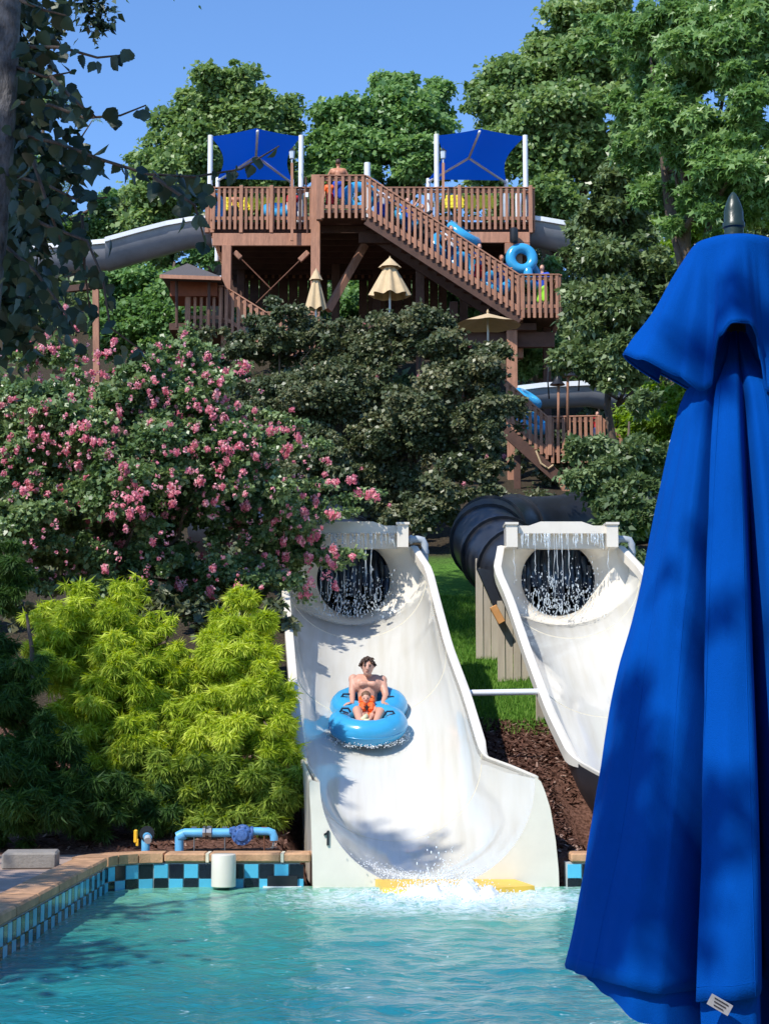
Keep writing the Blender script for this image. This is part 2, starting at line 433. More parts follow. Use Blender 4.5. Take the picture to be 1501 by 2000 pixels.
# ------------------------------------------------------------------ the two open flumes
def gel_mat():
    """white gelcoat running with water: streaks and stains along the flow"""
    m, nt, b, L = new_mat('wet_white_gelcoat'); N = nt.nodes.new
    tc = N('ShaderNodeTexCoord'); mp = N('ShaderNodeMapping'); mp.inputs['Scale'].default_value = (5, .35, .35); L(tc.outputs['Object'], mp.inputs[0])
    n = N('ShaderNodeTexNoise'); n.inputs['Scale'].default_value = 1.6; n.inputs['Detail'].default_value = 7; L(mp.outputs[0], n.inputs['Vector'])
    r = N('ShaderNodeValToRGB'); e = r.color_ramp.elements; e[0].position = .25; e[1].position = .6
    e[0].color = (.62, .585, .50, 1); e[1].color = (.70, .68, .62, 1); L(n.outputs['Fac'], r.inputs[0]); L(r.outputs[0], b.inputs['Base Color'])
    n2 = N('ShaderNodeTexNoise'); n2.inputs['Scale'].default_value = 5; n2.inputs['Detail'].default_value = 8; n2.inputs['Distortion'].default_value = .6
    mp2 = N('ShaderNodeMapping'); mp2.inputs['Scale'].default_value = (4, .8, .8); L(tc.outputs['Object'], mp2.inputs[0]); L(mp2.outputs[0], n2.inputs['Vector'])
    rr = N('ShaderNodeMapRange'); rr.inputs[1].default_value = .35; rr.inputs[2].default_value = .65; rr.inputs[3].default_value = .05; rr.inputs[4].default_value = .20; L(n2.outputs['Fac'], rr.inputs[0]); L(rr.outputs[0], b.inputs['Roughness'])
    b.inputs['Specular IOR Level'].default_value = .8; b.inputs['Coat Weight'].default_value = .6; b.inputs['Coat Roughness'].default_value = .04
    bp = N('ShaderNodeBump'); bp.inputs['Strength'].default_value = .07; bp.inputs['Distance'].default_value = .02; L(n2.outputs['Fac'], bp.inputs['Height']); L(bp.outputs[0], b.inputs['Normal'])
    return m
M['gel'] = gel_mat()
M['foam'] = simple('white_water_foam', (.86, .90, .93), .25, .04, 8, .6, 30)
M['drop'] = simple('falling_water', (.80, .88, .93), .05, .05, 8, spec=.9, alpha=.45)
M['strip'] = random_tint(simple('dark_vinyl_strip', (.022, .035, .06), .22, .4, 3, .2, 10), .4)
YS = [19.4, 20.4, 21.5, 23, 24.5, 26, 27.2, 28]
LP = [(626, 1530), (612, 1512), (599, 1488), (586, 1390), (576, 1280), (566, 1168), (561, 1112), (581, 1068)]
RP = [(1047, 1520), (998, 1499), (938, 1477), (903, 1358), (868, 1262), (845, 1174), (830, 1112), (801, 1068)]
Lw = [at(a, b_, Y) for (a, b_), Y in zip(LP, YS)]; Rw = [at(a, b_, Y) for (a, b_), Y in zip(RP, YS)]
def ip(lst, Y, k): return float(np.interp(Y, YS, [q[k] for q in lst]))
def smooth_ip(lst, Y, k):
    return sum(ip(lst, min(28, max(19.4, Y + d)), k) for d in (-.25, -.12, 0, .12, .25)) / 5
NT = 48
def section(Y, off=0.0):
    """U or C shaped section of the flume at depth Y, left rim to right rim"""
    lx, rx = smooth_ip(Lw, Y, 0), smooth_ip(Rw, Y, 0); lz, rz = smooth_ip(Lw, Y, 2), smooth_ip(Rw, Y, 2)
    if Y > 27.2:
        lx, rx, lz, rz = ip(Lw, Y, 0), ip(Rw, Y, 0), ip(Lw, Y, 2), ip(Rw, Y, 2)
    zb = (slide_bottom(min(28, Y + .2)) + slide_bottom(max(19.4, Y - .2)) + slide_bottom(Y)) / 3 - off
    cx = (lx + rx) / 2; hw = (rx - lx) / 2 + off
    head = max(0, (Y - 26.2) / 1.8)
    bel = hw if head <= 0 else max(hw, 1.09)
    pts = []
    for i in range(NT + 1):
        t = i / NT
        side = -1 if t < .5 else 1
        u = abs(t - .5) * 2                      # 0 bottom .. 1 rim
        rimz = lz if side < 0 else rz
        # ellipse quarter then straight wall, then curl in near the head
        dep = min(rimz - zb, bel * 1.0)
        kk = 1 - .12 * min(1, max(0, (Y - 20.5) / 1.5)); sp = .93 - .23 * min(1, max(0, (Y - 20.5) / 1.5))
        if u < sp:
            a = u / sp * math.pi / 2
            x = bel * math.sin(a); z = zb + dep * (1 - math.cos(a)) * kk
        else:
            v = (u - sp) / (1 - sp)
            x = bel + (hw - bel) * v ** 1.8; z = zb + dep * kk + (rimz - zb - dep * kk) * v
        pts.append(Vector((cx + side * x, Y, z)))
    return pts
def build_flume(name, label, off=Vector((0, 0, 0)), number=True):
    t = thing(name, label, 'water slide', Vector((.5, 19.4, 0)) + off)
    def W(m, nm, mat, **k):
        m.v = [tuple(Vector(v) + off) for v in m.v]; return m.build(nm, mat, t, **k)
    Ys = [19.4 + (28 - 19.4) * i / 60 for i in range(61)]
    secs = [section(Y) for Y in Ys]
    m = MB().loft(secs); tr = W(m, 'trough', M['gel'], smooth=True)
    for Yj in (21.5, 24.4, 27.2):
        s_ = section(Yj); c_ = sum((Vector(v) for v in s_), Vector()) / len(s_)
        W(MB().tube([v + (c_ - v).normalized() * .001 for v in s_], .0055, 5), 'joint_seam', M['mortar'])
    # mouth of the tube: funnel wall from the last section to the round hole
    hc = at(690, 1131, 28.35); hr = .60
    def funnel(hr, y1, k=1.0):
        last = [Vector(p) for p in section(28)]
        nchord = 14; a, b_ = last[-1], last[0]
        loop = last + [a.lerp(b_, (i + 1) / (nchord + 1)) for i in range(nchord)]
        rings = [loop]
        for q in (.3, .65, .88, 1.0):
            ring = []
            for p in loop:
                ang = math.atan2(p.z - hc.z, p.x - hc.x); e = Vector((hc.x + hr * math.cos(ang), 28, hc.z + hr * math.sin(ang)))
                v = p.lerp(e, q); v.y = 28 + (y1 - 28) * (q ** 2.2); ring.append(v)
            rings.append(ring)
        ring = []
        for p in rings[-1]: ring.append(Vector((p.x, y1 + 1.2, p.z + .3)))
        return rings, ring
    rings, deep = funnel(hr, 28.4)
    m = MB(); m.loft(rings, wrap=True); W(m, 'head_wall', M['cream'], smooth=True)
    m = MB(); m.loft([rings[-1], deep], wrap=True); W(m, 'tube_mouth', M['black_shell'], smooth=True)
    # hanging strips inside the mouth
    for i in range(13):
        x = hc.x - .56 + i * .093; h = math.sqrt(max(.01, hr * hr - (x - hc.x) ** 2))
        m = MB(); rows = []
        y0 = 28.62 + (.05 if i % 2 else 0)
        for k in range(7):
            z = hc.z + h + .02 - k * (h + .18 * math.sin(i * 2.1) + .28) / 6
            z = max(z, hc.z - h)
            rows.append([Vector((x + dx + .012 * math.sin(k + i), y0 + dy + .03 * math.sin(k * 1.1 + i * 2), z)) for dx, dy in ((-.055, .02), (0, -.02), (.055, .02))])
        m.loft(rows); W(m, 'curtain_strip', M['strip'], smooth=True, fix=False)
    # rim lips
    for side, nm in ((0, 'rim'), (-1, 'rim')):
        rg = []
        for s, Y in zip(secs, Ys):
            p = s[side]; o = -1 if side == 0 else 1
            wd = .035 if Y < 21.5 else .115
            wd = .035 + (.115 - .035) * min(1, max(0, (Y - 21.3) / .5))
            hgt = .13 if Y > 21.6 else .06
            hgt = .05 + .09 * min(1, max(0, (Y - 21.3) / .5))
            rg.append([p + Vector((0, 0, -hgt)), p + Vector((0, 0, .012)), p + Vector((o * wd * .5, 0, .024)), p + Vector((o * wd, 0, .010)), p + Vector((o * wd, 0, -hgt))])
        m = MB().loft(rg, wrap=True, cap=True); W(m, nm, M['cream'], smooth='auto')
    # outer shell, dark underneath
    m = MB(); rg = []
    ya = 21.5 if number else 19.5
    for Y in [ya + (28.3 - ya) * i / 36 for i in range(37)]:
        s = section(min(Y, 28), .05)
        s = [Vector((p.x, Y, p.z - .02)) for p in s]; rg.append(s)
    m.loft(rg); W(m, 'outer_shell', M['black_shell'], smooth=True)
    # end panel with the U cut-out and its side skins back to the first flange
    def outer(k):
        A = [(611, 1735), (609, 1650), (607, 1590), (605, 1560), (604, 1527), (610, 1524)]
        B = [(1091, 1735), (1090, 1700), (1084, 1640), (1074, 1580), (1063, 1545), (1055, 1526)]
        return [at(a, b_, 19.4) for a, b_ in A], [at(a, b_, 19.4) for a, b_ in B]
    OL, OR = outer(0)
    def poly_at(P, t):
        t *= len(P) - 1; i = min(int(t), len(P) - 2); return P[i].lerp(P[i + 1], t - i)
    s0 = secs[0]; inner = []; outr = []
    H = NT // 2
    for i in range(NT + 1):
        p = s0[i]; inner.append(p.copy())
        if i <= H:
            u = 1 - i / H; q = poly_at(OL, u ** .6) if u > .25 else OL[0].lerp(Vector((s0[H].x, 19.4, OL[0].z)), 1 - u / .25)
            if u > .25: q = poly_at(OL, (u - .25) / .75)
        else:
            u = i / H - 1; q = poly_at(OR, (u - .25) / .75) if u > .25 else OR[0].lerp(Vector((s0[H].x, 19.4, OR[0].z)), 1 - u / .25)
        outr.append(q)
    inn_f = [v + Vector((0, -.03, 0)) for v in inner]; out_f = [v + Vector((0, -.03, 0)) for v in outr]
    back = []
    for v in outr:
        u = Vector(v); u.y = 21.5; k = .93 if v.x > .5 else 1.0
        u.x = .11 + (v.x - .5) * .86
        u.z = v.z + (.19 if v.z > .3 else 0); back.append(u)
    if not number: back = [v + Vector((0, .06, 0)) for v in outr]
    m = MB().loft([inner, inn_f, out_f, back]); W(m, 'end_panel', M['cream'], smooth='auto')
    # closing edge lip at the kink
    # number
    if number:
        p = at(635, 1637, 19.36); sx, sz = .052, .080
        pts = [(.30, -1), (.80, -1), (.80, 1), (.42, 1), (.20, .74), (-.30, .56), (-.30, .28), (.30, .46)]
        m = MB().prism([(p.x + a * sx, p.z + b_ * sz) for a, b_ in pts], 19.348, 19.369); W(m, 'number_one', M['blackmetal'])
    # header box over the mouth
    c = lambda a, b_, Y=27.75: at(a, b_, Y)
    def quadprism(pix, y0, y1, nm, mat):
        m = MB().prism([(c(a, b_).x, c(a, b_).z) for a, b_ in pix], y0, y1); W(m, nm, mat)
    quadprism([(604, 1042), (604, 1027), (625, 1027), (648, 1019), (728, 1019), (751, 1027), (776, 1027), (776, 1042)], 27.72, 28.1, 'header_beam', M['cream'])
    quadprism([(604, 1041), (604, 1070), (776, 1070), (776, 1041)], 27.9, 28.08, 'header_panel', M['cream'])
    for a in (590.5, 786):
        quadprism([(a - 11, 1070), (a - 11, 1026), (a + 11, 1026), (a + 11, 1070)], 27.6, 28.12, 'header_post', M['cream'])
        quadprism([(a - 13, 1026.5), (a - 13, 1022), (a + 13, 1022), (a + 13, 1026.5)], 27.57, 28.14, 'post_cap', M['cream'])
    # sheet of water from the header: strands and beads
    rs = np.random.RandomState(3 + int(number)); m = MB()
    top = c(690, 1043); wx = .66
    for i in range(60):
        x = top.x + rs.uniform(-wx, wx); L_ = rs.uniform(.06, .24); z0 = top.z
        m.tube([(x + rs.normal(0, .004), 27.68 + rs.uniform(-.03, .03), z0 - L_ * k / 5) for k in range(6)], [rs.uniform(.004, .012) for k in range(6)], 5)
    for i in range(9):
        x = top.x + rs.uniform(-.85, .75); L_ = rs.uniform(.6, 1.15); z0 = top.z
        m.tube([(x + rs.normal(0, .008), 27.66 - .06 * k / 9, z0 - L_ * k / 9) for k in range(10)], [rs.uniform(.001, .008) for k in range(10)], 5)
    for i in range(3):          # looping ropes of water
        x = top.x + rs.uniform(-.5, .45); z = hc.z - rs.uniform(.2, .5); rx, rz = rs.uniform(.02, .05), rs.uniform(.06, .17)
        m.tube([(x + rx * math.cos(a) , 27.62, z + rz * math.sin(a)) for a in np.linspace(0, 6.28, 15)[:-1]], .007, 5, close=True)
    for i in range(620):
        x = top.x + rs.normal(0, .36); d = rs.beta(4.2, 1.2) * 1.34
        if abs(x - top.x) > .75: continue
        m.ico((x, 27.6 + rs.uniform(-.1, .1), top.z - d), rs.uniform(.003, .011), 1, (1, 1, rs.uniform(1, 3.5)))
    m.v = [tuple(Vector(v) + off) for v in m.v]
    o = m.build('falling_water', M['drop'], None, smooth=True)
    tag(o, kind='stuff'); WL[o] = Vector()
    # dark fairing beneath the second head
    if not number:
        A_ = [(930, 1110), (980, 1118), (1035, 1240), (1047, 1345), (1033, 1345)]
        q_ = [at(a, b_, 28.5) for a, b_ in A_]
        mf = MB().prism([(v.x, v.z) for v in q_], 28.42, 28.6); mf.build('underside_fairing', M['black_shell'], t, fix=True)
    # grey feed pipe on the right of the header
    m = MB(); P = [c(797, 1054, 28.0), c(815, 1053, 28.0), c(825, 1055, 28.0), c(829, 1063, 28.0), c(829, 1125, 28.0), c(829, 1200, 28.0)]
    m.tube(P, .058, 12); m.tube([c(800, 1054, 28), c(805, 1054, 28)], .075, 12); m.tube([c(829, 1074, 28.0), c(829, 1082, 28.0)], .07, 12)
    m.v = [tuple(Vector(v) + off) for v in m.v]
    fp = m.build('feed_pipe', M['pipegrey'], None, smooth='auto')
    tag(fp, 'grey plastic feed pipe bending down right of the first slide header' if number else 'grey plastic feed pipe bending down between the second header and the umbrella', 'pipe', 'header feed pipes')
    return t
OFF2 = Vector((3.34, 0, 0))
build_flume('water_slide', 'white open water slide numbered 1, with a man riding down it')
build_flume('water_slide', 'second white open water slide, half hidden by the big blue umbrella', OFF2, False)

# yellow landing ledge at the flume mouth
m = MB(); q = [at(728, 1716, 19.38), at(1000, 1714, 19.38)]
m.add([(-.10, 19.36, .09), (1.42, 19.36, .09), (1.60, 18.95, .06), (1.2, 18.80, .055), (.5, 18.7, .045), (-.02, 18.80, .055)] + [(-.10, 19.36, -.3), (1.42, 19.36, -.3), (1.66, 18.95, -.3), (1.2, 18.75, -.3), (.5, 18.6, -.3), (-.05, 18.72, -.3)],
      [(0, 1, 2, 3, 4, 5)] + [(i, (i + 1) % 6, 6 + (i + 1) % 6, 6 + i) for i in range(6)])
tag(m.build('landing_ledge', simple('yellow_padding', (.80, .52, .08), .5, .1, 5)), 'yellow padded ledge in the water at the mouth of the slide', 'ledge')

# splash: foam lumps and droplets
rs = np.random.RandomState(5); m = MB()
for i in range(3000):
    d = rs.normal(0, 1, 2); x = .66 + d[0] * .30; y = 18.52 + d[1] * .30
    hgt = .24 * math.exp(-((x - .62) ** 2) / .25 - ((y - 18.7) ** 2) / .2)
    m.ico((x, y, abs(rs.normal(0, 1)) * hgt * rs.rand() + rs.uniform(-.01, .03)), rs.uniform(.002, .008), 1, (1, 1, rs.uniform(.8, 2.6)))
for i in range(1100):      # white water skating down the last of the trough
    Y = rs.uniform(19.2, 20.5); x = .48 + rs.normal(0, .22) * (1 + (20.5 - Y) * .5) - (Y - 19.4) * .1
    dz = (x - .5) ** 2 / 2.3
    m.ico((x, Y, slide_bottom(max(19.4, Y)) + dz + rs.uniform(.015, .05)), rs.uniform(.003, .010), 1, (1, 1.8, .6))
rows = []
for j in range(40):
    row = []
    for i in range(56):
        u = i / 55 * 2 - 1; v = j / 39 * 2 - 1; q = max(0, 1 - u * u - v * v)
        x = .68 + u * .62; y = 18.42 + v * .50
        h_ = q ** .8 * (.045 + .20 * max(0, .35 + noise.noise((x * 5, y * 5, 3)))) + q * .05 * noise.noise((x * 16, y * 16, 7)) + q * .025 * noise.noise((x * 37, y * 37, 2))
        row.append(Vector((x, y, -.03 + h_)))
    rows.append(row)
m.loft(rows)
tag(m.build('splash', M['foam'], None, smooth=True, fix=False), kind='stuff')

# ------------------------------------------------------------------ closed tubes feeding the flumes
def tube_slide(name, label, P, r, flanges):
    t = thing(name, label, 'tube slide', P[0])
    P = [Vector(p) for p in P]
    # catmull-rom
    Q = []
    for i in range(len(P) - 1):
        p0, p1, p2, p3 = P[max(i - 1, 0)], P[i], P[i + 1], P[min(i + 2, len(P) - 1)]
        for k in range(8):
            u = k / 8; Q.append(.5 * ((2 * p1) + (p2 - p0) * u + (2 * p0 - 5 * p1 + 4 * p2 - p3) * u * u + (3 * p1 - p0 - 3 * p2 + p3) * u ** 3))
    Q.append(P[-1])
    MB().tube(Q, r, 28, cap=False).build('tube', M['black_shell'], t, 'auto' if False else True)
    for k in flanges:
        i = int(k * 8); a = Q[max(0, i - 1)]; b_ = Q[min(len(Q) - 1, i + 1)]; d = (b_ - a).normalized(); c = Q[i]
        MB().tube([c - d * .03, c + d * .03], r + .055, 28).build('flange', M['black_shell'], t, 'auto')
    return t
tube_slide('tube_slide', 'black enclosed tube curving from the right into the second slide',
           [at(1093, 1131, 28.45), at(1068, 1132, 29.2), at(1012, 1112, 30.1), at(968, 1076, 31.3), at(950, 1046, 33.2), at(985, 1033, 36.2), at(1070, 1030, 37.6), at(1160, 1018, 38.6), at(1290, 1000, 39.6), at(1420, 985, 41)], .68,
           (1.4, 2.2, 2.8, 3.5, 4.4, 5.3, 6.7, 8))
tube_slide('tube_slide', 'black enclosed tube behind the pink blossoms feeding the first slide',
           [at(690, 1131, 28.45), at(680, 1100, 29.6), at(650, 1060, 31), at(600, 1040, 33), at(520, 1030, 35), at(420, 1030, 37)], .66, (1.5, 3, 4))
# short supports under the flumes
for (px, py, Y, gy) in ((690, 1200, 28.3, 2.0), (1093, 1200, 28.3, 2.0)):
    pass

# white pipe joining the two flumes
m = MB(); m.tube([at(895, 1354, 23.6), at(1064, 1351, 23.6)], .042, 14); m.tube([at(1050, 1351, 23.6), at(1063, 1351, 23.6)], .055, 14)
tag(m.build('white_pipe', M['white'], None, 'auto'), 'straight white pipe running between the two open slides', 'pipe')

# board screens beneath the second slide
def screen(name, label, x0, x1, Y0, Y1, top, bot, step=.145):
    a = at(x0, 1300, Y0); b_ = at(x1, 1300, Y1); d = Vector((b_.x - a.x, b_.y - a.y, 0)); n = max(2, round(d.length / step)); dn = d.normalized()
    t = thing(name, label, 'screen', (a.x, a.y, at(0, bot[0], Y0).z))
    rot = Matrix.Rotation(math.atan2(d.y, d.x), 3, 'Z')
    for i in range(n):
        f = (i + .5) / n; c = a + (b_ - a) * f; c.z = 0
        zt = at(0, top[0] + (top[1] - top[0]) * f, Y0 + (Y1 - Y0) * f).z; zb = at(0, bot[0] + (bot[1] - bot[0]) * f, Y0 + (Y1 - Y0) * f).z
        MB().box(c + Vector((0, .02 * (i % 2), (zt + zb) / 2)), (d.length / n - .006, .025, zt - zb), rot, .005).build('board', M['screen'], t)
    return t
screen('board_screen', 'tallest beige board screen, behind the black tube of the second slide', 929, 974, 30, 30, (1085, 1120), (1285, 1298))
screen('board_screen', 'middle beige board screen with an orange block at its top', 971, 1033, 28.4, 28.4, (1170, 1200), (1345, 1347))
screen('board_screen', 'lowest beige board screen beside the rim of the second slide', 1045, 1092, 26.4, 26.5, (1300, 1370), (1420, 1425))
p = at(972, 1200, 28.2)
tag(MB().beam(at(962, 1184, 28.2), at(980, 1217, 28.2), .1, .12, bevel=.01).build('timber_block', simple('orange_timber', (.62, .30, .10), .7, .2)), 'short orange timber block wedged under the black tube', 'timber')

# ------------------------------------------------------------------ pipework behind the coping
t = thing('pipe_assembly', 'blue pipe run with a round valve behind the coping', 'pipework', at(440, 1655, 19.85))
Yp = 19.86; r_ = .05
MB().tube([at(350, 1662, Yp), at(350, 1637, Yp), at(353, 1630, Yp), at(361, 1627, Yp), at(398, 1627, Yp)], r_, 14).build('pipe', M['pipeblue'], t, 'auto')
MB().tube([at(347, 1636, Yp), at(360, 1629, Yp)], r_ + .012, 14).build('elbow', M['pipeblue'], t, 'auto')
MB().tube([at(414, 1627, Yp), at(452, 1627, Yp)], r_, 14).build('pipe', M['pipeblue'], t, 'auto')
MB().lathe([(.07, -.05), (.07, -.02), (.05, -.02), (.05, .02), (.07, .02), (.07, .05)], at(405, 1626, Yp), 8, 'x').box(at(408, 1618, Yp), (.05, .06, .05), bevel=.01).build('union', M['steel'], t, 'auto')
m = MB(); c = at(473, 1631, Yp - .02)
m.lathe([(.055, -.12), (.075, -.11), (.075, -.08), (.05, -.08), (.05, .09), (.075, .09), (.075, .12)], c + Vector((0, .02, .02)), 12, 'x')
m.lathe([(.0, -.09), (.06, -.085), (.08, -.06), (.115, -.05), (.115, .05), (.08, .06)], c, 20, 'y')
for k in range(10):
    a = k * math.pi / 5; m.lathe([(.012, -.07), (.012, .01)], c + Vector((.098 * math.cos(a), 0, .098 * math.sin(a))), 6, 'y')
m.box(c + Vector((-.11, -.01, .05)), (.07, .08, .07), bevel=.01)
m.build('valve', M['valve'], t, 'auto')
MB().tube([at(493, 1624, Yp), at(524, 1624, Yp), at(532, 1627, Yp), at(535, 1636, Yp), at(535, 1642, Yp)], r_ * .9, 14).build('elbow', M['pipeblue'], t, 'auto')
for px in (379, 439, 516):
    MB().tube([at(px, 1664, Yp - .01), at(px, 1622, Yp - .01)], .008, 6).tube([at(px - 5, 1617, Yp), at(px + 5, 1617, Yp)], .012, 6).build('stand', M['rust'] if px == 516 else M['steel'], t)
MB().tube([at(535, 1641, Yp), at(533, 1652, Yp), at(530, 1658, Yp - .05)], .012, 6).build('spigot', M['steel'], t)
t = thing('standpipe', 'short blue standpipe with black flange and yellow lever', 'pipework', at(285, 1658, 19.85))
c = at(287, 1632, 19.8)
MB().tube([at(284, 1662, 19.85), at(284, 1645, 19.85), at(286, 1632, 19.85), c + Vector((.02, -.08, -.02))], .048, 14).build('pipe', M['pipeblue'], t, 'auto')
MB().lathe([(.068, -.012), (.085, -.012), (.085, .012), (.068, .012)], c + Vector((0, 0, .02)), 18, 'y').build('flange', M['blackmetal'], t, 'auto')
MB().tube([c + Vector((.02, -.08, -.02)), c + Vector((.03, -.14, -.05))], .04, 14).build('outlet', M['pipegrey'], t, 'auto')
MB().box(at(265, 1634, 19.8), (.045, .03, .15), bevel=.012).box(at(268, 1646, 19.8), (.03, .02, .08), bevel=.006).build('lever', M['orange'] if False else simple('yellow_plastic', (.9, .5, .03), .4, .1), t)
m = MB(); cc = at(437, 1660, 19.21); cc.z = 0
m.lathe([(0, .375), (.12, .375), (.131, .368), (.134, .35), (.134, .03), (.12, .022), (0, .022)], cc, 28)
tag(m.build('white_canister', M['cream'], None, 'auto'), 'white plastic canister fixed upright against the checkered pool wall', 'canister')

# low concrete block beside the left coping
c0 = at(48, 1722, 17.9)
tag(MB().box((c0.x, 18.2, .40), (.55, .5, .17), Matrix.Rotation(.12, 3, 'Z'), .02).build('concrete_block', M['concrete']), 'low grey concrete block on the deck beneath the shaded cypress', 'block')

# mulch chips and grass blades near the flumes
rs = np.random.RandomState(9); m = MB()
for i in range(15000):
    x = rs.uniform(.9, 5.2) if rs.rand() < .8 else rs.uniform(-5.2, -1); Y = rs.uniform(19.95, 26.4)
    z = ground(x, Y)
    if z < float(np.interp(Y, PX, PZ)) - .25: continue
    a = rs.uniform(0, 6.28); l = rs.uniform(.02, .07); wd = rs.uniform(.006, .02); tl = rs.uniform(-.5, .9)
    d = Vector((math.cos(a), math.sin(a), tl)).normalized() * l; s_ = Vector((-math.sin(a), math.cos(a), rs.uniform(-.5, .5))) * wd; p = Vector((x, Y, z + .01))
    m.add([p - d - s_, p + d - s_ * .6, p + d + s_ * .7, p - d + s_], [(0, 1, 2, 3)])
mm = m.me('mulch', random_tint(leaf_mat('bark_mulch', (.07, .03, .02), (.16, .08, .055), (.36, .24, .19), 0, .9, .1)) if False else leaf_mat('bark_mulch', (.06, .028, .02), (.14, .068, .05), (.38, .26, .21), .0, .9, .1), fix=False)
a_ = mm.attributes.new('tone', 'FLOAT', 'FACE'); a_.data.foreach_set('value', (rs.rand(len(mm.polygons)) ** 1.8).astype(np.float32))
tag(world0('mulch', mm), kind='stuff')
m = MB()
for i in range(42000):
    x = rs.uniform(.3, 4.2); Y = rs.uniform(25.6, 35)
    if Y < 26.3 and rs.rand() < .8: continue
    z = ground(x, Y); a = rs.uniform(0, 6.28); l = rs.uniform(.05, .12); wd = .008
    s_ = Vector((math.cos(a), math.sin(a), 0)) * wd; p = Vector((x, Y, z)); tip = p + Vector((rs.normal(0, .35), rs.normal(0, .35), 1)).normalized() * l
    m.add([p - s_, p + s_, tip], [(0, 1, 2)])
mm = m.me('grass', leaf_mat('lawn_grass', (.05, .14, .015), (.11, .26, .03), (.24, .40, .07), .3, .6, .2), fix=False)
a_ = mm.attributes.new('tone', 'FLOAT', 'FACE'); a_.data.foreach_set('value', rs.rand(len(mm.polygons)).astype(np.float32))
tag(world0('grass', mm), kind='stuff')
# ------------------------------------------------------------------ timber slide tower
ZR = at(750, 367, 55.5).z - .02; ZF = ZR - 1.09           # floor and rail heights of the top deck
tower = thing('slide_tower', 'tall brown timber slide tower with railed decks under blue canopies', 'tower', (1, 55.5, 9.5))
def X(px, Y): return (px - 750.5) / F * Y * 1.0 / math.cos(0) * (at(px, 400, Y).x / ((px - 750.5) / F * Y) if abs(px - 750.5) > 1 else 1)
def bar(parent, name, a, b_, wd, ht, mat='wood', up=(0, 0, 1), bevel=.012): return MB().beam(a, b_, wd, ht, up, bevel).build(name, M[mat], parent)
def add_shared(name, me, parent, loc, rot=None): return link(name, me, parent, loc, rot)
BAL = MB().box((0, 0, 0), (.092, .045, 1.38), bevel=.008).me('baluster', M['wood'])
BALL = MB().box((0, 0, 0), (.092, .045, 1.30), bevel=.008).me('baluster', M['wood'])
def railing(parent, a, b_, n, drop=1.38, endposts=True, name='railing', me=None):
    """rails run from a to b (top rail heights); balusters hang on the camera side"""
    a = Vector(a); b_ = Vector(b_); d = b_ - a; up = Vector((0, 0, 1))
    nrm = Vector((d.y, -d.x, 0)).normalized()
    if nrm.y > .2 or (abs(nrm.y) <= .2 and nrm.x * (1 if a.x < 1 else -1) > 0): nrm = -nrm
    top = MB().beam(a + up * .02, b_ + up * .02, .17, .045, bevel=.01).beam(a + nrm * -.02 - up * .09, b_ + nrm * -.02 - up * .09, .05, .10).beam(a - up * 1.0, b_ - up * 1.0, .05, .11)
    for e_ in (a + (b_ - a) * .01, b_ - (b_ - a) * .01): top.box(e_ - up * .5, (.07, .07, 1.06))
    r = top.build(name, M['wood'], parent)
    ang = math.atan2(d.y, d.x)
    for i in range(n):
        f = (i + .5) / n; p = a + d * f + nrm * .055 - up * (drop / 2 + .01)
        link('baluster', me or BAL, r, p, rot=(0, 0, ang))
    return r
def post(px, py0, py1, Y, wd=.26, mat='wood', name='post', par=None):
    a = at(px, py0, Y); b_ = at(px, py1, Y)
    return MB().box(((a.x + b_.x) / 2, Y, (a.z + b_.z) / 2), (wd, wd, abs(a.z - b_.z)), bevel=.015).build(name, M[mat], par or tower)
# top deck
xl, xm, xr = at(412, 432, 55.5).x, at(618, 432, 55.5).x, at(1040, 432, 55.5).x
for i in range(28):       # floor boards as far as they can be told from below: edge boards seen on the rim
    pass
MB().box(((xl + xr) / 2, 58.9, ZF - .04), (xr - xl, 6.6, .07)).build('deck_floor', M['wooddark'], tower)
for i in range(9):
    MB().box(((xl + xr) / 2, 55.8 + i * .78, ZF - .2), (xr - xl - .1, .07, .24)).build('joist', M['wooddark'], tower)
railing(tower, (xl, 55.5, ZR), (xm - .1, 55.5, ZR), 19)
railing(tower, (at(735, 365, 55.5).x, 55.5, ZR), (xr, 55.5, ZR), 27)
railing(tower, (xl, 55.5, ZR), (xl, 61.8, ZR), 30)
railing(tower, (xr, 55.5, ZR), (xr, 61.8, ZR), 30)
railing(tower, (xl, 61.9, ZR), (xr, 61.9, ZR), 42)
bar(tower, 'rim_beam', at(415, 468, 55.42), at(618, 468, 55.42), .10, .42)
bar(tower, 'rim_beam', at(900, 464, 55.42), at(1034, 464, 55.42), .10, .36)
bar(tower, 'rim_beam', at(700, 464, 55.46), at(900, 464, 55.46), .10, .36, 'wooddark')
bar(tower, 'beam', at(985, 486, 55.4), at(1034, 486, 55.4), .2, .36)
post(1012, 480, 700, 55.5); post(442, 480, 720, 55.3, .30); post(616, 343, 720, 55.1, .30)
for px in (405, 415): post(px, 365, 455, 55.6, .14, name='rail_post')
for px in (471, 530, 735, 897, 1036): post(px, 362, 455, 55.4, .12, name='rail_post')
# rod cross brace in the left bay
for a, b_ in (((458, 492), (530, 565)), ((602, 492), (500, 592))):
    A = at(*a, 55.35); B = at(*b_, 55.35); MB().tube([A, B], .022, 6).build('brace_rod', M['rust'], tower)
    MB().beam(A, A.lerp(B, .17), .14, .17, bevel=.02).build('bracket', M['wood'], tower)
bar(tower, 'brace', at(640, 606, 55.6), at(712, 478, 56.4), .22, .22)
for px, Y in ((820, 56), (655, 60), (470, 61), (735, 61), (905, 60), (1000, 61)): post(px, 470, 820, Y, .28, 'wooddark')
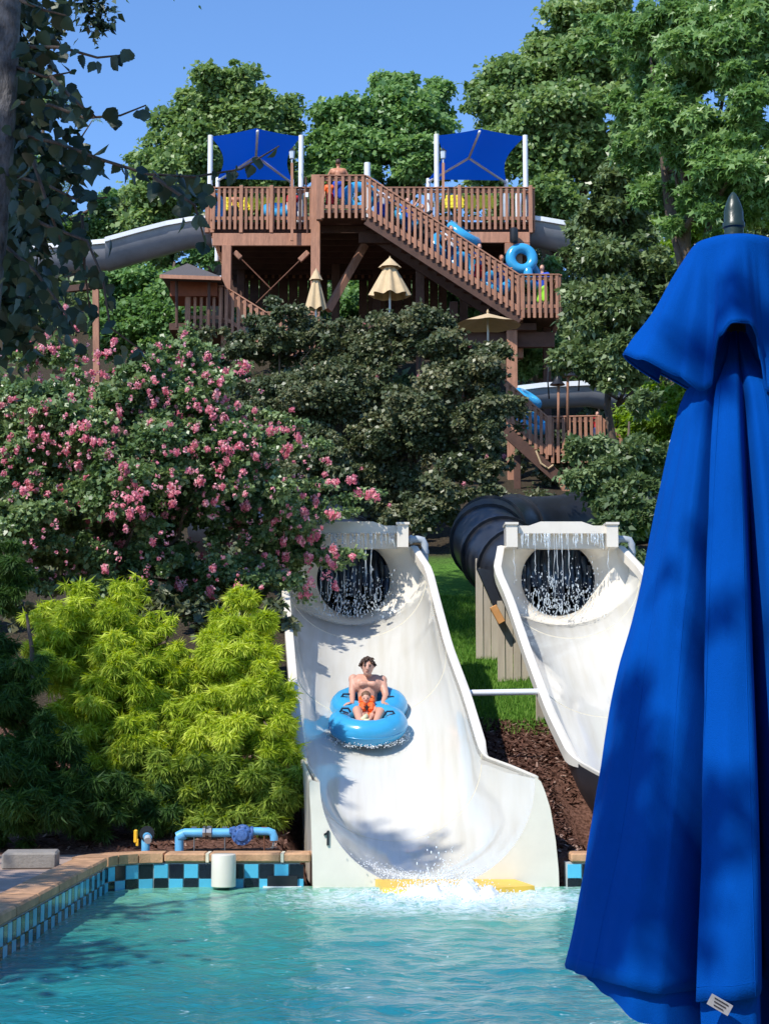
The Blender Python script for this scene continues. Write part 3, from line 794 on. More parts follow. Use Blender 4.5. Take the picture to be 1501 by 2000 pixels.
# dark boards added at the rear to stand in for shade under the deck
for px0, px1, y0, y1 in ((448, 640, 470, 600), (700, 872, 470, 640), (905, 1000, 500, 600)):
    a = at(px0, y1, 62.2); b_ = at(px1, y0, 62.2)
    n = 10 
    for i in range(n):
        MB().box((a.x + (b_.x - a.x) * (i + .5) / n, 62.2, (a.z + b_.z) / 2), ((b_.x - a.x) / n - .02, .05, b_.z - a.z)).build('shade_board', M['wooddark'], tower)
# upper landing at the head of the stairs
xa, xb = at(618, 343, 54.3).x, at(715, 343, 54.3).x
lr = railing(tower, (xa + .1, 54.2, ZR), (xb, 54.2, ZR), 7)
MB().box(((xa + xb) / 2, 54.85, ZF - .05), (xb - xa, 1.3, .1)).build('landing_floor', M['wooddark'], tower)
post(624, 343, 430, 54.25, .2, name='rail_post'); post(710, 343, 430, 54.25, .14, name='rail_post')
# stairs down to the right
st = thing('staircase', 'long timber staircase crowded with riders carrying blue rafts', 'staircase', at(1015, 625, 54.2))
A = at(716, 345, 54.2); B = at(1016, 540, 54.2); n = 27; d = B - A
rail = MB().beam(A + Vector((0, 0, .02)), B + Vector((0, 0, .02)), .16, .05, bevel=.01).beam(A - Vector((0, 0, .1)), B - Vector((0, 0, .1)), .05, .10).beam(A - Vector((0, 0, .28)), B - Vector((0, 0, .28)), .05, .07).beam(A - Vector((0, 0, 1.1)), B - Vector((0, 0, 1.1)), .06, .16).build('railing', M['wood'], st)
for i in range(n):
    link('baluster', BALL, rail, A + d * ((i + .5) / n) + Vector((0, -.055, -.68)))
S0 = A - Vector((0, 0, 1.35)); S1 = B - Vector((0, 0, 1.35))
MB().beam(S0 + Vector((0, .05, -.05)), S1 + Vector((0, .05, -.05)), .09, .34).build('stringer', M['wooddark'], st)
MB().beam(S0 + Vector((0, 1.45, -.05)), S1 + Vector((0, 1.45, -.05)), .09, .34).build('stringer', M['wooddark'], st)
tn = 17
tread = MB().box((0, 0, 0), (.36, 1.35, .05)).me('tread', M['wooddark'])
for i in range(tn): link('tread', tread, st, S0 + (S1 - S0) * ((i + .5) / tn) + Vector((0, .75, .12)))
A2 = A + Vector((0, 1.5, 0)); B2 = B + Vector((0, 1.5, 0))
r2 = MB().beam(A2, B2, .14, .05).beam(A2 - Vector((0, 0, 1.1)), B2 - Vector((0, 0, 1.1)), .06, .14).build('railing', M['wood'], st)
for i in range(n): link('baluster', BALL, r2, A2 + d * ((i + .5) / n) + Vector((0, -.055, -.68)))
# lower landing
xa, xb = at(1015, 540, 54.2).x, at(1092, 540, 54.2).x; ZL = at(1050, 538, 54.2).z
railing(st, (xa, 54.2, ZL), (xb, 54.2, ZL), 7, name='landing_railing')
railing(st, (xb, 54.2, ZL), (xb, 57.0, ZL), 12, name='landing_railing')
MB().box(((xa + xb) / 2, 55.6, ZL - 1.15), (xb - xa, 2.8, .12)).build('landing_floor', M['wooddark'], st)
for px in (1017, 1090): post(px, 540, 625, 54.25, .12, name='rail_post', par=st)
bar(tower, 'beam', at(905, 664, 55.2), at(1082, 664, 55.2), .2, .5, 'wooddark')
post(1000, 640, 985, 55.0, .34, 'wood'); post(1068, 630, 900, 56.4, .25, 'wooddark')
post(886, 590, 900, 56.2, .28, 'wooddark')
# lower deck with railing at the left
ZD = at(400, 640, 55).z
MB().box((at(690, 0, 55).x, 57.2, ZD), (at(1075, 600, 55).x - at(362, 600, 55).x, 4.8, .22)).build('lower_deck', M['wooddark'], tower)
railing(tower, at(363, 560, 54.7), at(437, 560, 54.7), 6)
post(367, 558, 690, 54.65, .16, name='rail_post')
railing(tower, at(437, 560, 54.7), at(520, 612, 54.7), 7)
railing(tower, at(520, 612, 54.7), at(620, 612, 54.7), 9)
# lower flight on the right
fl = thing('staircase', 'lower timber flight and landing behind the twin bell lamps', 'staircase', at(1075, 880, 52))
Y2 = 51.5
A = at(985, 742, Y2); B = at(1072, 818, Y2)
def flight(par, A, B, n, me=BALL):
    r = MB().beam(A, B, .15, .05, bevel=.01).beam(A - Vector((0, 0, .12)), B - Vector((0, 0, .12)), .05, .1).beam(A - Vector((0, 0, 1.05)), B - Vector((0, 0, 1.05)), .06, .2).build('railing', M['wood'], par)
    for i in range(n): link('baluster', me, r, A.lerp(B, (i + .5) / n) + Vector((0, -.055, -.66)))
flight(fl, A, B, 8)
railing(fl, at(1072, 816, Y2), at(1170, 814, Y2), 9, name='landing_railing')
flight(fl, at(1172, 815, Y2), at(1228, 862, Y2), 5)
for px in (1073, 1171): post(px, 812, 890, Y2 - .06, .13, name='rail_post', par=fl)
MB().box((at(1120, 880, Y2).x, Y2 + 1, at(0, 884, Y2).z), (1.6, 2, .14)).build('landing_floor', M['wooddark'], fl)
MB().beam(at(985, 840, Y2), at(1085, 930, Y2), .1, .35).build('stringer', M['wooddark'], fl)
MB().beam(at(1092, 930, Y2), at(1112, 978, Y2), .2, .2).build('brace', M['wood'], fl)
MB().beam(at(1140, 925, Y2), at(1118, 972, Y2), .2, .2).build('brace', M['wood'], fl)
for px in (1010, 1130, 1185): post(px, 890, 1010, Y2 + .5, .2, 'wooddark', par=fl)
tag(MB().tube([at(1046, 880, Y2 - .1), at(1056, 905, Y2 - .1), at(1070, 915, Y2 - .1), at(1080, 908, Y2 - .1)], .03, 6).build('hose', M['tan']), 'thin pale hose hanging beneath the lower staircase', 'hose')

# ------------------------------------------------------------------ blue shade canopies
def canopy(label, F0, F1, PK, AP, B0, B1, Y0, Y1, sag):
    a, b_, pk, ap = at(*F0, Y0), at(*F1, Y0), at(*PK, Y0), at(*AP, (Y0 + Y1) / 2); c, d = at(*B0, Y1), at(*B1, Y1)
    t = thing('shade_canopy', label, 'canopy', (a.x, Y0, ZF), 'blue shade canopies on the top deck')
    nu, nv = 20, 14; rows = []
    bm_ = (c + d) / 2
    for j in range(nv + 1):
        v = j / nv; row = []
        for i in range(nu + 1):
            u = i / nu
            L_ = a.lerp(c, v); R_ = b_.lerp(d, v)
            pin = .11 * math.sin(math.pi * v); u2 = pin + u * (1 - 2 * pin)
            p = L_.lerp(R_, u2)
            # hip: raise towards the middle line
            ridge = pk.lerp(ap, min(1, v * 2)) if v < .5 else ap.lerp(bm_, (v - .5) * 2)
            base = (L_.z + R_.z) / 2; k = 1 - abs(2 * u - 1)
            p.z = L_.z + (R_.z - L_.z) * u + (ridge.z - base) * (k ** 1.35)
            row.append(p)
        rows.append(row)
    m = MB().loft(rows); o = m.build('fabric', M['canopy'], t, True, fix=False)
    for P in (a, b_, c, d):
        MB().tube([(P.x, P.y, ZF), (P.x, P.y, P.z + .03)], .085 if P.y == a.y else .075, 12).build('post', M['white'], t, 'auto')
    for P, Q in ((pk, ap), (ap, c), (ap, d)):
        off = Vector((0, -.02, -.10)); MB().tube([P + off, Q + off], .045, 8).build('rafter', M['white'], t, True)
    return t
M['canopy'] = leaf_mat('canopy_fabric', (.006, .035, .46), (.006, .035, .46), (.006, .035, .46), .35, .7, .2)
canopy('left blue shade canopy on white posts, partly behind birch leaves', (411, 266), (588, 266), (503, 250), (500, 300), (425, 348), (570, 352), 55.7, 60.6, 0)
canopy('right blue shade canopy on white posts above the stairs', (852, 264), (1025, 266), (936, 251), (915, 303), (836, 350), (988, 352), 55.7, 60.6, 0)
# spare white post by the landing
p = at(717, 350, 55.2); tag(MB().tube([(p.x, 55.2, ZF), (p.x, 55.2, at(0, 318, 55.2).z)], .105, 14).build('white_post', M['white'], None, 'auto'), 'thick white post standing behind the stair head', 'post')
# lantern posts
for px, lab in ((570, 'wooden lantern post in front of the left blue canopy'), (865, 'wooden lantern post in front of the right blue canopy')):
    t = thing('lantern_post', lab, 'lantern', at(px, 455, 55.1), 'lantern posts on the top deck')
    MB().beam(at(px, 470, 55.1), at(px, 318, 55.1), .085, .085, (0, 1, 0)).build('post', M['wood'], t)
    q = at(px, 302, 55.1); m = MB()
    m.lathe([(.02, -.28), (.03, -.14), (.075, -.12), (.095, .13), (.03, .15)], q, 6); m.build('lantern', M['chrome'], t)
    MB().lathe([(.12, .13), (.02, .22), (.0, .25)], q, 6).build('lantern_cap', M['blackmetal'], t)
q = at(596, 345, 55.2)
t = thing('camera_pole', 'thin pole with a small white sign on the left deck corner', 'pole', at(598, 460, 55.1))
MB().tube([at(600, 455, 55.1), at(597, 345, 55.1)], .03, 6).build('pole', M['wooddark'], t)
MB().box(at(599, 380, 55.0), (.1, .04, .16)).build('sign', M['white'], t)
tag(MB().lathe([(.0, -.24), (.12, -.24), (.14, -.2), (.14, .2), (.1, .24), (0, .24)], at(1003, 459, 55.1), 12).build('loudspeaker', M['blackmetal'], None, 'auto'), 'small black loudspeaker under the right end of the deck', 'loudspeaker')

# ------------------------------------------------------------------ open-top launch flumes either side of the tower
def launch(label, pts, x0):
    t = thing('launch_flume', label, 'water slide', pts[0][0])
    rg = []; rim = []
    for (top, r, k) in pts:
        ring = []
        for i in range(17):
            a = math.pi + math.pi * i / 16
            ring.append(top + Vector((0, r * math.cos(a) * 1.0 + r, r * 1.25 * math.sin(a))))
        rg.append(ring)
    MB().loft(rg).build('flume_shell', M['grey_shell'], t, True)
    for e in (0, -1):
        rr = [[r_[e] + Vector((0, s * .09, h)) for s, h in ((-1, -.05), (-1, .10), (1, .10), (1, -.05))] for r_ in rg]
        MB().loft(rr, wrap=True, cap=True).build('rim', M['white'], t)
    return t
launch('long grey half-pipe flume leaving the tower to the left', [(at(412, 427, 55.8), .62, 0), (at(370, 430, 55.8), .62, 0), (at(325, 438, 55.8), .66, 0), (at(270, 452, 55.7), .68, 0), (at(205, 470, 55.6), .68, 0)], 0)
launch('far grey flume section seen through the birch leaves', [(at(206, 473, 55.7), .62, 0), (at(130, 480, 55.9), .60, 0), (at(60, 484, 56.1), .58, 0), (at(-60, 490, 57), .55, 0)], 0)
launch('grey half-pipe flume leaving the tower to the right', [(at(1036, 427, 55.8), .62, 0), (at(1060, 430, 55.8), .62, 0), (at(1100, 437, 55.9), .64, 0), (at(1145, 449, 56.1), .64, 0), (at(1230, 468, 56.6), .62, 0), (at(1330, 478, 57.5), .62, 0), (at(1420, 482, 58), .6, 0)], 0)
launch('weathered grey flume passing behind the twin bell lamps', [(at(1010, 760, 53), .5, 0), (at(1060, 754, 53), .5, 0), (at(1150, 750, 53), .5, 0), (at(1250, 765, 53), .5, 0), (at(1330, 770, 53), .5, 0)], 0)
t = thing('flume_support', 'brown timber post carrying the far left flume', 'post', at(188, 700, 55.9))
MB().beam(at(187, 560, 55.9), at(189, 760, 55.9), .20, .20, (0, 1, 0)).build('post', M['wood'], t)
MB().beam(at(120, 566, 55.9), at(200, 557, 55.9), .2, .2).build('arm', M['wooddark'], t)

# ------------------------------------------------------------------ tan umbrellas and brown kiosk on the lower decks
def parasol(label, px, pt, pb, Y, rpx, ribs=8, closed=0.0, pole=60, cap=True):
    top = at(px, pt, Y); bot = at(px, pb, Y); r = rpx / F * Y; h = top.z - bot.z
    t = thing('tan_umbrella', label, 'umbrella', (top.x, Y, bot.z - 1), 'tan umbrellas on the slide decks')
    rows = []; n = ribs * 6
    for j in range(9):
        v = j / 8; row = []
        for i in range(n):
            a = 2 * math.pi * i / n; f = .5 + .5 * math.cos(ribs * a)
            rr = r * (v ** (1 - .15 * closed)) * (1 - closed * .45 * (1 - f)) + .02
            row.append(Vector((top.x + rr * math.cos(a), Y + rr * math.sin(a), top.z - h * v - .03 * (1 - f) * v * (1 + 2 * closed))))
        rows.append(row)
    MB().loft(rows, wrap=True).build('canopy', M['tan'], t, True, fix=False)
    MB().tube([(top.x, Y, top.z + .05), (top.x, Y, bot.z - pole / F * Y)], .03, 8).build('pole', M['white'], t, True)
    if cap: MB().lathe([(.03, 0), (.04, .05), (.0, .14)], top, 8).build('finial', M['tan'], t)
    if closed > .3:
        rows = []
        for j in range(4):
            v = j / 3; rows.append([Vector((top.x + (.05 + r * .42 * v) * math.cos(2 * math.pi * i / n) * (1 + .12 * math.cos(ribs * 2 * math.pi * i / n)), Y + (.05 + r * .42 * v) * math.sin(2 * math.pi * i / n), top.z + .05 - h * .26 * v)) for i in range(n)])
        MB().loft(rows, wrap=True).build('vent_cap', M['tan'], t, True, fix=False)
parasol('half open tan umbrella hanging above the dark shrubs', 761, 508, 576, 50, 42, 8, .5, 80)
parasol('folded tan umbrella against the left tower post', 617, 532, 602, 50, 21, 6, .8, 60)
parasol('open tan umbrella under the stair landing', 952, 612, 634, 50, 64, 8, 0, 40)
parasol('open tan umbrella just visible above the lower flume', 1168, 732, 750, 54, 50, 8, 0, 60)
t = thing('kiosk_roof', 'brown pyramid kiosk roof with shingled top left of the tower', 'kiosk', at(372, 560, 55))
a = at(312, 536, 53.6); b_ = at(432, 540, 53.6); ap = at(366, 514, 55.2)
MB().add([a, b_, (b_.x, 56.8, b_.z + .1), (a.x, 56.8, a.z + .1), ap], [(0, 1, 4), (1, 2, 4), (2, 3, 4), (3, 0, 4), (3, 2, 1, 0)]).build('roof', simple('dark_shingle', (.10, .09, .09), .85, .3, 20), t)
MB().box(((a.x + b_.x) / 2, 55.2, a.z - .22), (1.5, 1.4, .5)).build('fascia', simple('rust_brown_paint', (.28, .075, .03), .7, .2), t)
MB().beam(a - Vector((0, 0, .06)), b_ - Vector((0, 0, .06)), .06, .12).build('eave_board', M['wood'], t)
for px in (345, 408): MB().tube([at(px, 548, 54.2), at(px, 640, 54.2)], .05, 8).build('post', M['wooddark'], t)
MB().tube([at(402, 543, 54), at(432, 541, 54)], .05, 8).build('rolled_awning', M['whitecloth'], t)
# twin bell lamps
for (px, py, lab) in ((1088, 738, 'left black bell lamp on a curved hanger'), (1112, 722, 'taller black bell lamp on the right of the pair')):
    Y = 48; t = thing('bell_lamp', lab, 'lamp', at(px + 2, 820, Y), 'twin black bell lamps above the landing')
    pole = px + (2 if px < 1100 else -4)
    MB().tube([at(pole, 840, Y), at(pole, py - 40 if px > 1100 else py + 8, Y)], .04, 8).build('pole', M['wood'], t, True)
    top = at(px, py, Y); MB().lathe([(.02, .10), (.05, .08), (.07, 0), (.13, -.10), (.22, -.20), (.20, -.2), (0, -.15)], top, 16).build('shade', M['blackmetal'], t, 'auto')
    s = 1 if px > 1100 else -1
    MB().tube([top + Vector((0, 0, .1)), top + Vector((0, 0, .28)), top + Vector((s * .12, 0, .38)), top + Vector((s * .25, 0, .3)), top + Vector((s * .27, 0, -.1)), top + Vector((s * .24, 0, -.6))], .022, 6).build('hanger', M['blackmetal'], t, True)

# ------------------------------------------------------------------ rafts
def raft(name, label, c, n_, R_=.36, r=.16, twin=None, group='blue rafts on the tower', mat='raft'):
    """single or twin ring raft; n_ is the ring normal"""
    c = Vector(c); n_ = Vector(n_).normalized()
    t = thing(name, label, 'raft', c, group)
    u = n_.orthogonal().normalized(); v = n_.cross(u)
    cs = [c] if twin is None else [c + Vector(twin) / 2, c - Vector(twin) / 2]
    for cc in cs:
        MB().tube([cc + (u * math.cos(a) + v * math.sin(a)) * R_ for a in np.linspace(0, 2 * math.pi, 41)[:-1]], r, 18, close=True).build('ring', M[mat], t, True)
    return t
for i, (px, py, Y, nn, R_, r, lab) in enumerate((
    (1018, 505, 55.2, (.1, -1, .1), .36, .17, 'blue raft ring held upright at the foot of the stairs'),
    (1040, 540, 55.4, (.8, -.5, .2), .34, .16, 'blue raft ring behind the lower landing balusters'),
    (905, 458, 55.4, (.55, -.35, .8), .46, .19, 'large blue raft carried high halfway down the stairs'),
    (870, 480, 55.3, (.4, -.8, .4), .40, .17, 'blue raft showing through balusters mid stairs'),
    (905, 522, 55.0, (.5, -.8, .2), .38, .17, 'blue raft low behind balusters in the middle of the stairs'),
    (968, 552, 55.0, (.3, -.8, .6), .36, .16, 'blue raft low behind the last stair balusters'),
    (742, 372, 55.4, (.6, -.3, .7), .42, .17, 'blue raft at the very top of the stairs'),
    (700, 385, 55.3, (.2, -1, .2), .38, .17, 'pale blue raft upright on the upper landing'),
    (800, 425, 55.3, (.5, -.6, .5), .40, .17, 'blue raft on the upper part of the stairs'),
    (545, 412, 57.0, (.1, -.5, .9), .42, .18, 'blue raft lying on the left deck'),
    (420, 405, 57.0, (.9, -.3, .0), .38, .17, 'blue raft standing at the left end of the deck'),
    (1030, 778, 52.6, (.5, -.35, .8), .34, .15, 'blue raft carried above the lower staircase'),
    (1040, 826, 52.6, (.3, -.6, .7), .38, .16, 'blue raft behind the lower stair balusters'),
    (1250, 850, 52, (.3, -.7, .5), .36, .16, 'small blue raft seen right of the lower landing'))):
    raft('raft', lab, at(px, py, Y), nn, R_, r)

# life jackets hanging in rows at the back of the deck
def vest_me():
    m = MB()
    for s in (-1, 1):
        m.box((s * .085, 0, -.05), (.13, .09, .34), Matrix.Rotation(s * .08, 3, 'Y'), .03); m.box((s * .08, 0, .16), (.09, .08, .12), bevel=.025)
    m.box((0, .03, .05), (.2, .05, .34), bevel=.02)
    for z in (-.1, .03): m.box((0, -.045, z), (.30, .015, .025))
    return m.me('life_jacket', M['yellow'])
vme = vest_me()
for i, (px, py, side) in enumerate([(q, 398, 0) for q in (447, 466, 484, 498, 520, 545)] + [(q, 394, 1) for q in (878, 897, 920, 943, 955)]):
    o = link('life_jacket', vme, None, at(px, py, 58.5), rot=(0, 0, .1 * (i % 3 - 1)), scale=(1.1, 1.1, 1.1))
    tag(o, (('leftmost', 'second', 'third', 'fourth', 'fifth', 'rightmost')[i if side == 0 else (i - 6 if i < 10 else 5)] + ' yellow life jacket in the row behind the ' + ('left' if side == 0 else 'right') + ' deck railing'), 'life jacket', ('left' if side == 0 else 'right') + ' row of yellow life jackets')
for nm, x0, x1 in (('left', 435, 560), ('right', 868, 965)):
    o = MB().tube([at(x0, 386, 58.6), at(x1, 386, 58.6)], .03, 6); t = o.build('hanging_rail', M['wooddark']); tag(t, 'dark rail holding the %s row of yellow life jackets' % nm, 'rail')
# ------------------------------------------------------------------ people
def cap_mesh(m, p0, p1, r0, r1, n=12):
    p0, p1 = Vector(p0), Vector(p1); d = (p1 - p0)
    if d.length < 1e-5: d = Vector((0, 0, 1e-3))
    L_ = d.length; t = d.normalized(); u = t.orthogonal().normalized(); v = t.cross(u); rings = []
    for a in (-80, -50, -20, 0): rings.append((r0 * math.sin(R(a)), r0 * math.cos(R(a))))
    for a in (0, 20, 50, 80): rings.append((L_ + r1 * math.sin(R(a)), r1 * math.cos(R(a))))
    m.loft([[p0 + t * h + (u * math.cos(2 * math.pi * k / n) + v * math.sin(2 * math.pi * k / n)) * r for k in range(n)] for h, r in rings], wrap=True, cap=True)
def blob(name, caps, ells, voxel, mat, parent, smooth_it=4):
    m = MB()
    for c in caps: cap_mesh(m, *c)
    for c, s in ells: m.ico(c, 1, 3, s)
    me = m.me(name, mat, True)
    o = bpy.data.objects.new('tmp', me); C.objects.link(o)
    md = o.modifiers.new('r', 'REMESH'); md.mode = 'VOXEL'; md.voxel_size = voxel
    sm = o.modifiers.new('s', 'SMOOTH'); sm.factor = .5; sm.iterations = smooth_it
    dg = bpy.context.evaluated_depsgraph_get(); ev = o.evaluated_get(dg)
    out = bpy.data.meshes.new_from_object(ev); out.name = name
    bpy.data.objects.remove(o)
    out.materials.clear(); out.materials.append(mat); out.shade_smooth()
    return world0(name, out, parent)
def hand(c, d, side, s=1.0):
    """palm and five bent fingers: c wrist, d pointing direction, side = thumb direction"""
    c = Vector(c); d = Vector(d).normalized(); side = Vector(side); side = (side - d * side.dot(d)).normalized(); dn = d.cross(side)
    if dn.z > 0: dn = -dn
    out = [(c, c + d * .05 * s, .026 * s, .030 * s), (c + d * .05 * s - side * .018 * s, c + d * .085 * s - side * .018 * s, .022 * s, .020 * s), (c + d * .05 * s + side * .018 * s, c + d * .085 * s + side * .018 * s, .022 * s, .02 * s)]
    for i, L_ in enumerate((.070, .078, .072, .056)):
        b = c + d * .085 * s + side * (.030 - .020 * i) * s; k = b + (d * .85 + dn * .4).normalized() * L_ * .55 * s; e = k + (d * .45 + dn * .9).normalized() * L_ * .45 * s
        out += [(b, k, .0095 * s, .009 * s), (k, e, .009 * s, .0075 * s)]
    b = c + d * .03 * s + side * .028 * s; k = b + (side * .8 + d * .7).normalized() * .036 * s; e = k + (d + dn * .3).normalized() * .03 * s
    return out + [(b, k, .012 * s, .011 * s), (k, e, .011 * s, .009 * s)]

# the rider, the child and their double raft
t = thing('raft', 'bright blue double ring raft carrying the man and child down the first slide', 'raft', at(718, 1420, 23.7))
Cf, Cb = at(718, 1414, 23.62), at(720, 1378, 24.32)
ax = (Cb - Cf).normalized(); lat = Vector((1, 0, 0)); lat = (lat - ax * lat.dot(ax)).normalized(); nm = lat.cross(ax).normalized()
if nm.z < 0: nm = -nm
def ring_me(c, R_, r, n=56, k=20):
    rings = []
    for i in range(n):
        a = 2 * math.pi * i / n; d = lat * math.cos(a) + ax * math.sin(a); cc = c + d * R_
        rr = r * (1 + .012 * math.cos(a * 14))
        rings.append([cc + (d * math.cos(b_) + nm * math.sin(b_)) * rr for b_ in np.linspace(0, 2 * math.pi, k + 1)[:-1]])
    return MB().loft(rings, wrap=True, close=True)
for c in (Cf, Cb):
    rg = ring_me(c, .365, .172).build('ring', M['raft'], t, True)
    # welded seam round the outside
    MB().tube([c + (lat * math.cos(a) + ax * math.sin(a)) * (.365 + .17) + nm * (-.02) for a in np.linspace(0, 2 * math.pi, 61)[:-1]], .007, 5, close=True).build('seam', M['raft'], rg, True)
# floor webbing between the rings
MB().lathe([(.26, -.10), (0, -.11)], Cb, 20).build('sling', M['raft'], t)
for (cx, px, py, Y) in ((Cb, 676, 1363, 24.15), (Cb, 762, 1368, 24.15), (Cf, 674, 1391, 23.5), (Cf, 761, 1397, 23.5)):
    p = at(px, py, Y); s = -1 if px < 718 else 1
    m = MB(); m.box(p, (.10, .07, .02), Matrix.Rotation(-.35 * s, 3, 'Y'), .006)
    m.tube([p + Vector((-.07, 0, 0)), p + Vector((-.04, -.02, .05)), p + Vector((.04, -.02, .05)), p + Vector((.07, 0, 0))], .014, 8)
    m.build('handle', M['raftdark'], t, 'auto')

man = thing('person', 'bare-chested man with tousled brown hair riding the raft, holding a small child', 'person', at(717, 1385, 24.2))
J = lambda px, py, Y: at(px, py, Y)
hp = J(717, 1388, 24.25); ch = J(717, 1343, 24.35); sh = J(717, 1323, 24.38)
shL, shR = J(690, 1327, 24.36), J(746, 1329, 24.36); elL, elR = J(687, 1354, 24.22), J(753, 1359, 24.2); wrL, wrR = J(688, 1375, 23.92), J(747, 1374, 23.94)
hc = J(717.5, 1303, 24.22)
knL, knR = J(697, 1388, 23.66), J(742, 1391, 23.66); ftL, ftR = J(704, 1414, 23.40), J(733, 1414, 23.40); hpL, hpR = J(706, 1392, 24.2), J(730, 1392, 24.2)
caps = [(hp, J(717, 1365, 24.3), .145, .135), (J(717, 1365, 24.3), ch, .135, .15), (J(704, 1338, 24.33), J(731, 1339, 24.33), .125, .125), (J(702, 1328, 24.38), J(734, 1329, 24.38), .085, .085),
        (shL, shL, .072, .072), (shR, shR, .072, .072), (shL, elL, .062, .046), (shR, elR, .062, .046), (elL, wrL, .046, .030), (elR, wrR, .046, .030),
        (J(717, 1329, 24.36), J(717.5, 1314, 24.3), .065, .056), (hpL, knL, .095, .066), (hpR, knR, .095, .066), (knL, ftL, .062, .045), (knR, ftR, .062, .045),
        (ftL, ftL + Vector((0, -.12, .03)), .042, .032), (ftR, ftR + Vector((0, -.12, .03)), .042, .032),
        (J(707, 1336, 24.21), J(713, 1336, 24.21), .05, .04), (J(722, 1336, 24.21), J(729, 1337, 24.21), .04, .05)]
caps += hand(wrL, (-1.0, -.5, -.12), (0, -1, .2), 1.15) + hand(wrR, (1.0, -.6, -.45), (0, -1, .2), 1.15)
fz = lambda dx, dy, dz: hc + Vector((dx, dy, dz))
ells = [(hc, (.080, .098, .118)), (fz(0, -.030, -.068), (.058, .062, .060)), (fz(0, -.045, -.095), (.036, .045, .03))]
caps += [(fz(0, -.096, .012), fz(0, -.115, -.028), .010, .017), (fz(-.075, .0, -.01), fz(-.087, .01, .01), .018, .02), (fz(.075, .0, -.01), fz(.087, .01, .01), .018, .02), (fz(-.045, -.078, .028), fz(.045, -.078, .028), .016, .016), (fz(-.02, -.088, -.062), fz(.02, -.088, -.062), .010, .010)]
blob('body', caps, ells, .011, M['skin'], man, 3)
m = MB(); rs = np.random.RandomState(2)
hv = []
for i in range(150):
    a = rs.uniform(0, 2 * math.pi); e = rs.uniform(.05, 1.5)
    d = Vector((math.cos(a) * math.cos(e), math.sin(a) * math.cos(e), math.sin(e)))
    if d.y < -.35 and d.z < (.30 if d.x > 0 else .42): continue
    p = hc + Vector((d.x * .084, d.y * .102, d.z * .121 + .008)); q = p + Vector((d.x * .03 + rs.normal(0, .012), d.y * .02 - .022, -.02 + rs.normal(0, .012)))
    m.tube([p, (p + q) / 2 + d * .012, q], [.017, .015, .004], 5)
m.ico(hc + Vector((0, .018, .022)), 1, 2, (.087, .096, .113))
m.build('hair', M['hair'], man, True)
for s in (-1, 1):
    MB().ico(fz(s * .030, -.088, .006), .011, 2).build('eye', M['blackcloth'], man, True)
    MB().tube([fz(s * .016, -.098, .026), fz(s * .032, -.10, .031), fz(s * .050, -.088, .024)], .0045, 6).build('eyebrow', M['hair'], man, True)
MB().tube([fz(-.024, -.099, -.060), fz(0, -.104, -.064), fz(.024, -.099, -.060)], .0045, 6).build('mouth', M['redcloth'] if False else simple('lips', (.35, .10, .08), .5), man, True)
MB().tube([J(706, 1386, 24.1), J(728, 1386, 24.1)], .14, 12).build('swim_shorts', simple('grey_swim_shorts', (.25, .2, .17), .7, .2), man, True)

kid = thing('person', 'small child in a bright orange life vest sitting between the man\'s knees', 'person', at(716, 1398, 23.8))
kc = J(714.5, 1364, 23.84)
kf = lambda dx, dy, dz: kc + Vector((dx, dy, dz))
cp = [(J(716, 1397, 23.82), J(716, 1378, 23.88), .075, .08), (J(716, 1374, 23.88), kf(0, .02, -.06), .035, .033), (J(706, 1376, 23.85), J(700, 1386, 23.75), .030, .024), (J(727, 1376, 23.85), J(733, 1385, 23.75), .030, .024),
      (J(700, 1386, 23.75), J(705, 1390, 23.65), .022, .016), (J(733, 1385, 23.75), J(729, 1391, 23.65), .022, .016), (J(711, 1397, 23.78), J(708, 1398, 23.6), .045, .034), (J(723, 1397, 23.78), J(727, 1398, 23.6), .045, .034),
      (J(708, 1398, 23.6), J(714, 1405, 23.48), .032, .024), (J(727, 1398, 23.6), J(722, 1405, 23.48), .032, .024), (kf(0, -.076, 0), kf(0, -.085, -.02), .007, .01)]
cp += hand(J(705, 1390, 23.65), (.3, -1, -.3), (0, 0, 1), .5) + hand(J(729, 1391, 23.65), (-.3, -1, -.3), (0, 0, 1), .5)
blob('body', cp, [(kc, (.066, .078, .085)), (kf(0, -.02, -.045), (.045, .05, .042))], .009, M['skin'], kid, 3)
m = MB(); m.ico(kc + Vector((0, .012, .028)), 1, 2, (.073, .082, .078)); m.build('hair', simple('light_brown_hair', (.17, .085, .045), .6, .3, 60), kid, True)
for s in (-1, 1): MB().ico(kf(s * .024, -.070, .0), .008, 1).build('eye', M['blackcloth'], kid, True)
m = MB()
for s in (-1, 1):
    a = J(716 + s * 8.5, 1372, 23.80); b_ = J(716 + s * 8, 1391, 23.76)
    m.beam(a, b_, .10, .10, (0, 1, 0), bevel=.03); m.beam(J(716 + s * 9, 1367, 23.86), a, .085, .09, (0, 1, 0), bevel=.025)
m.box(J(716, 1382, 23.93), (.24, .06, .20), bevel=.025); m.box(J(716, 1366, 23.95), (.22, .06, .10), bevel=.025)
m.build('life_vest', M['orange'], kid, 'auto')
MB().beam(J(716, 1377, 23.735), J(716, 1387, 23.735), .025, .02, (0, 1, 0)).beam(J(709, 1381, 23.735), J(723, 1381, 23.735), .014, .012).build('buckle', M['blackcloth'], kid)
MB().tube([J(722, 1399, 23.72), J(731, 1397, 23.66)], .055, 8).build('swim_shorts', M['orange'], kid, True)
for a, b_ in (((708, 1401, 23.50), (720, 1407, 23.40)),):
    MB().tube([J(707, 1407, 23.42), J(716, 1398, 23.50)], .035, 8).tube([J(711, 1409, 23.40), J(722, 1408, 23.40)], .03, 8).build('water_shoe', simple('pale_yellow_shoe', (.75, .72, .45), .6), kid, True)

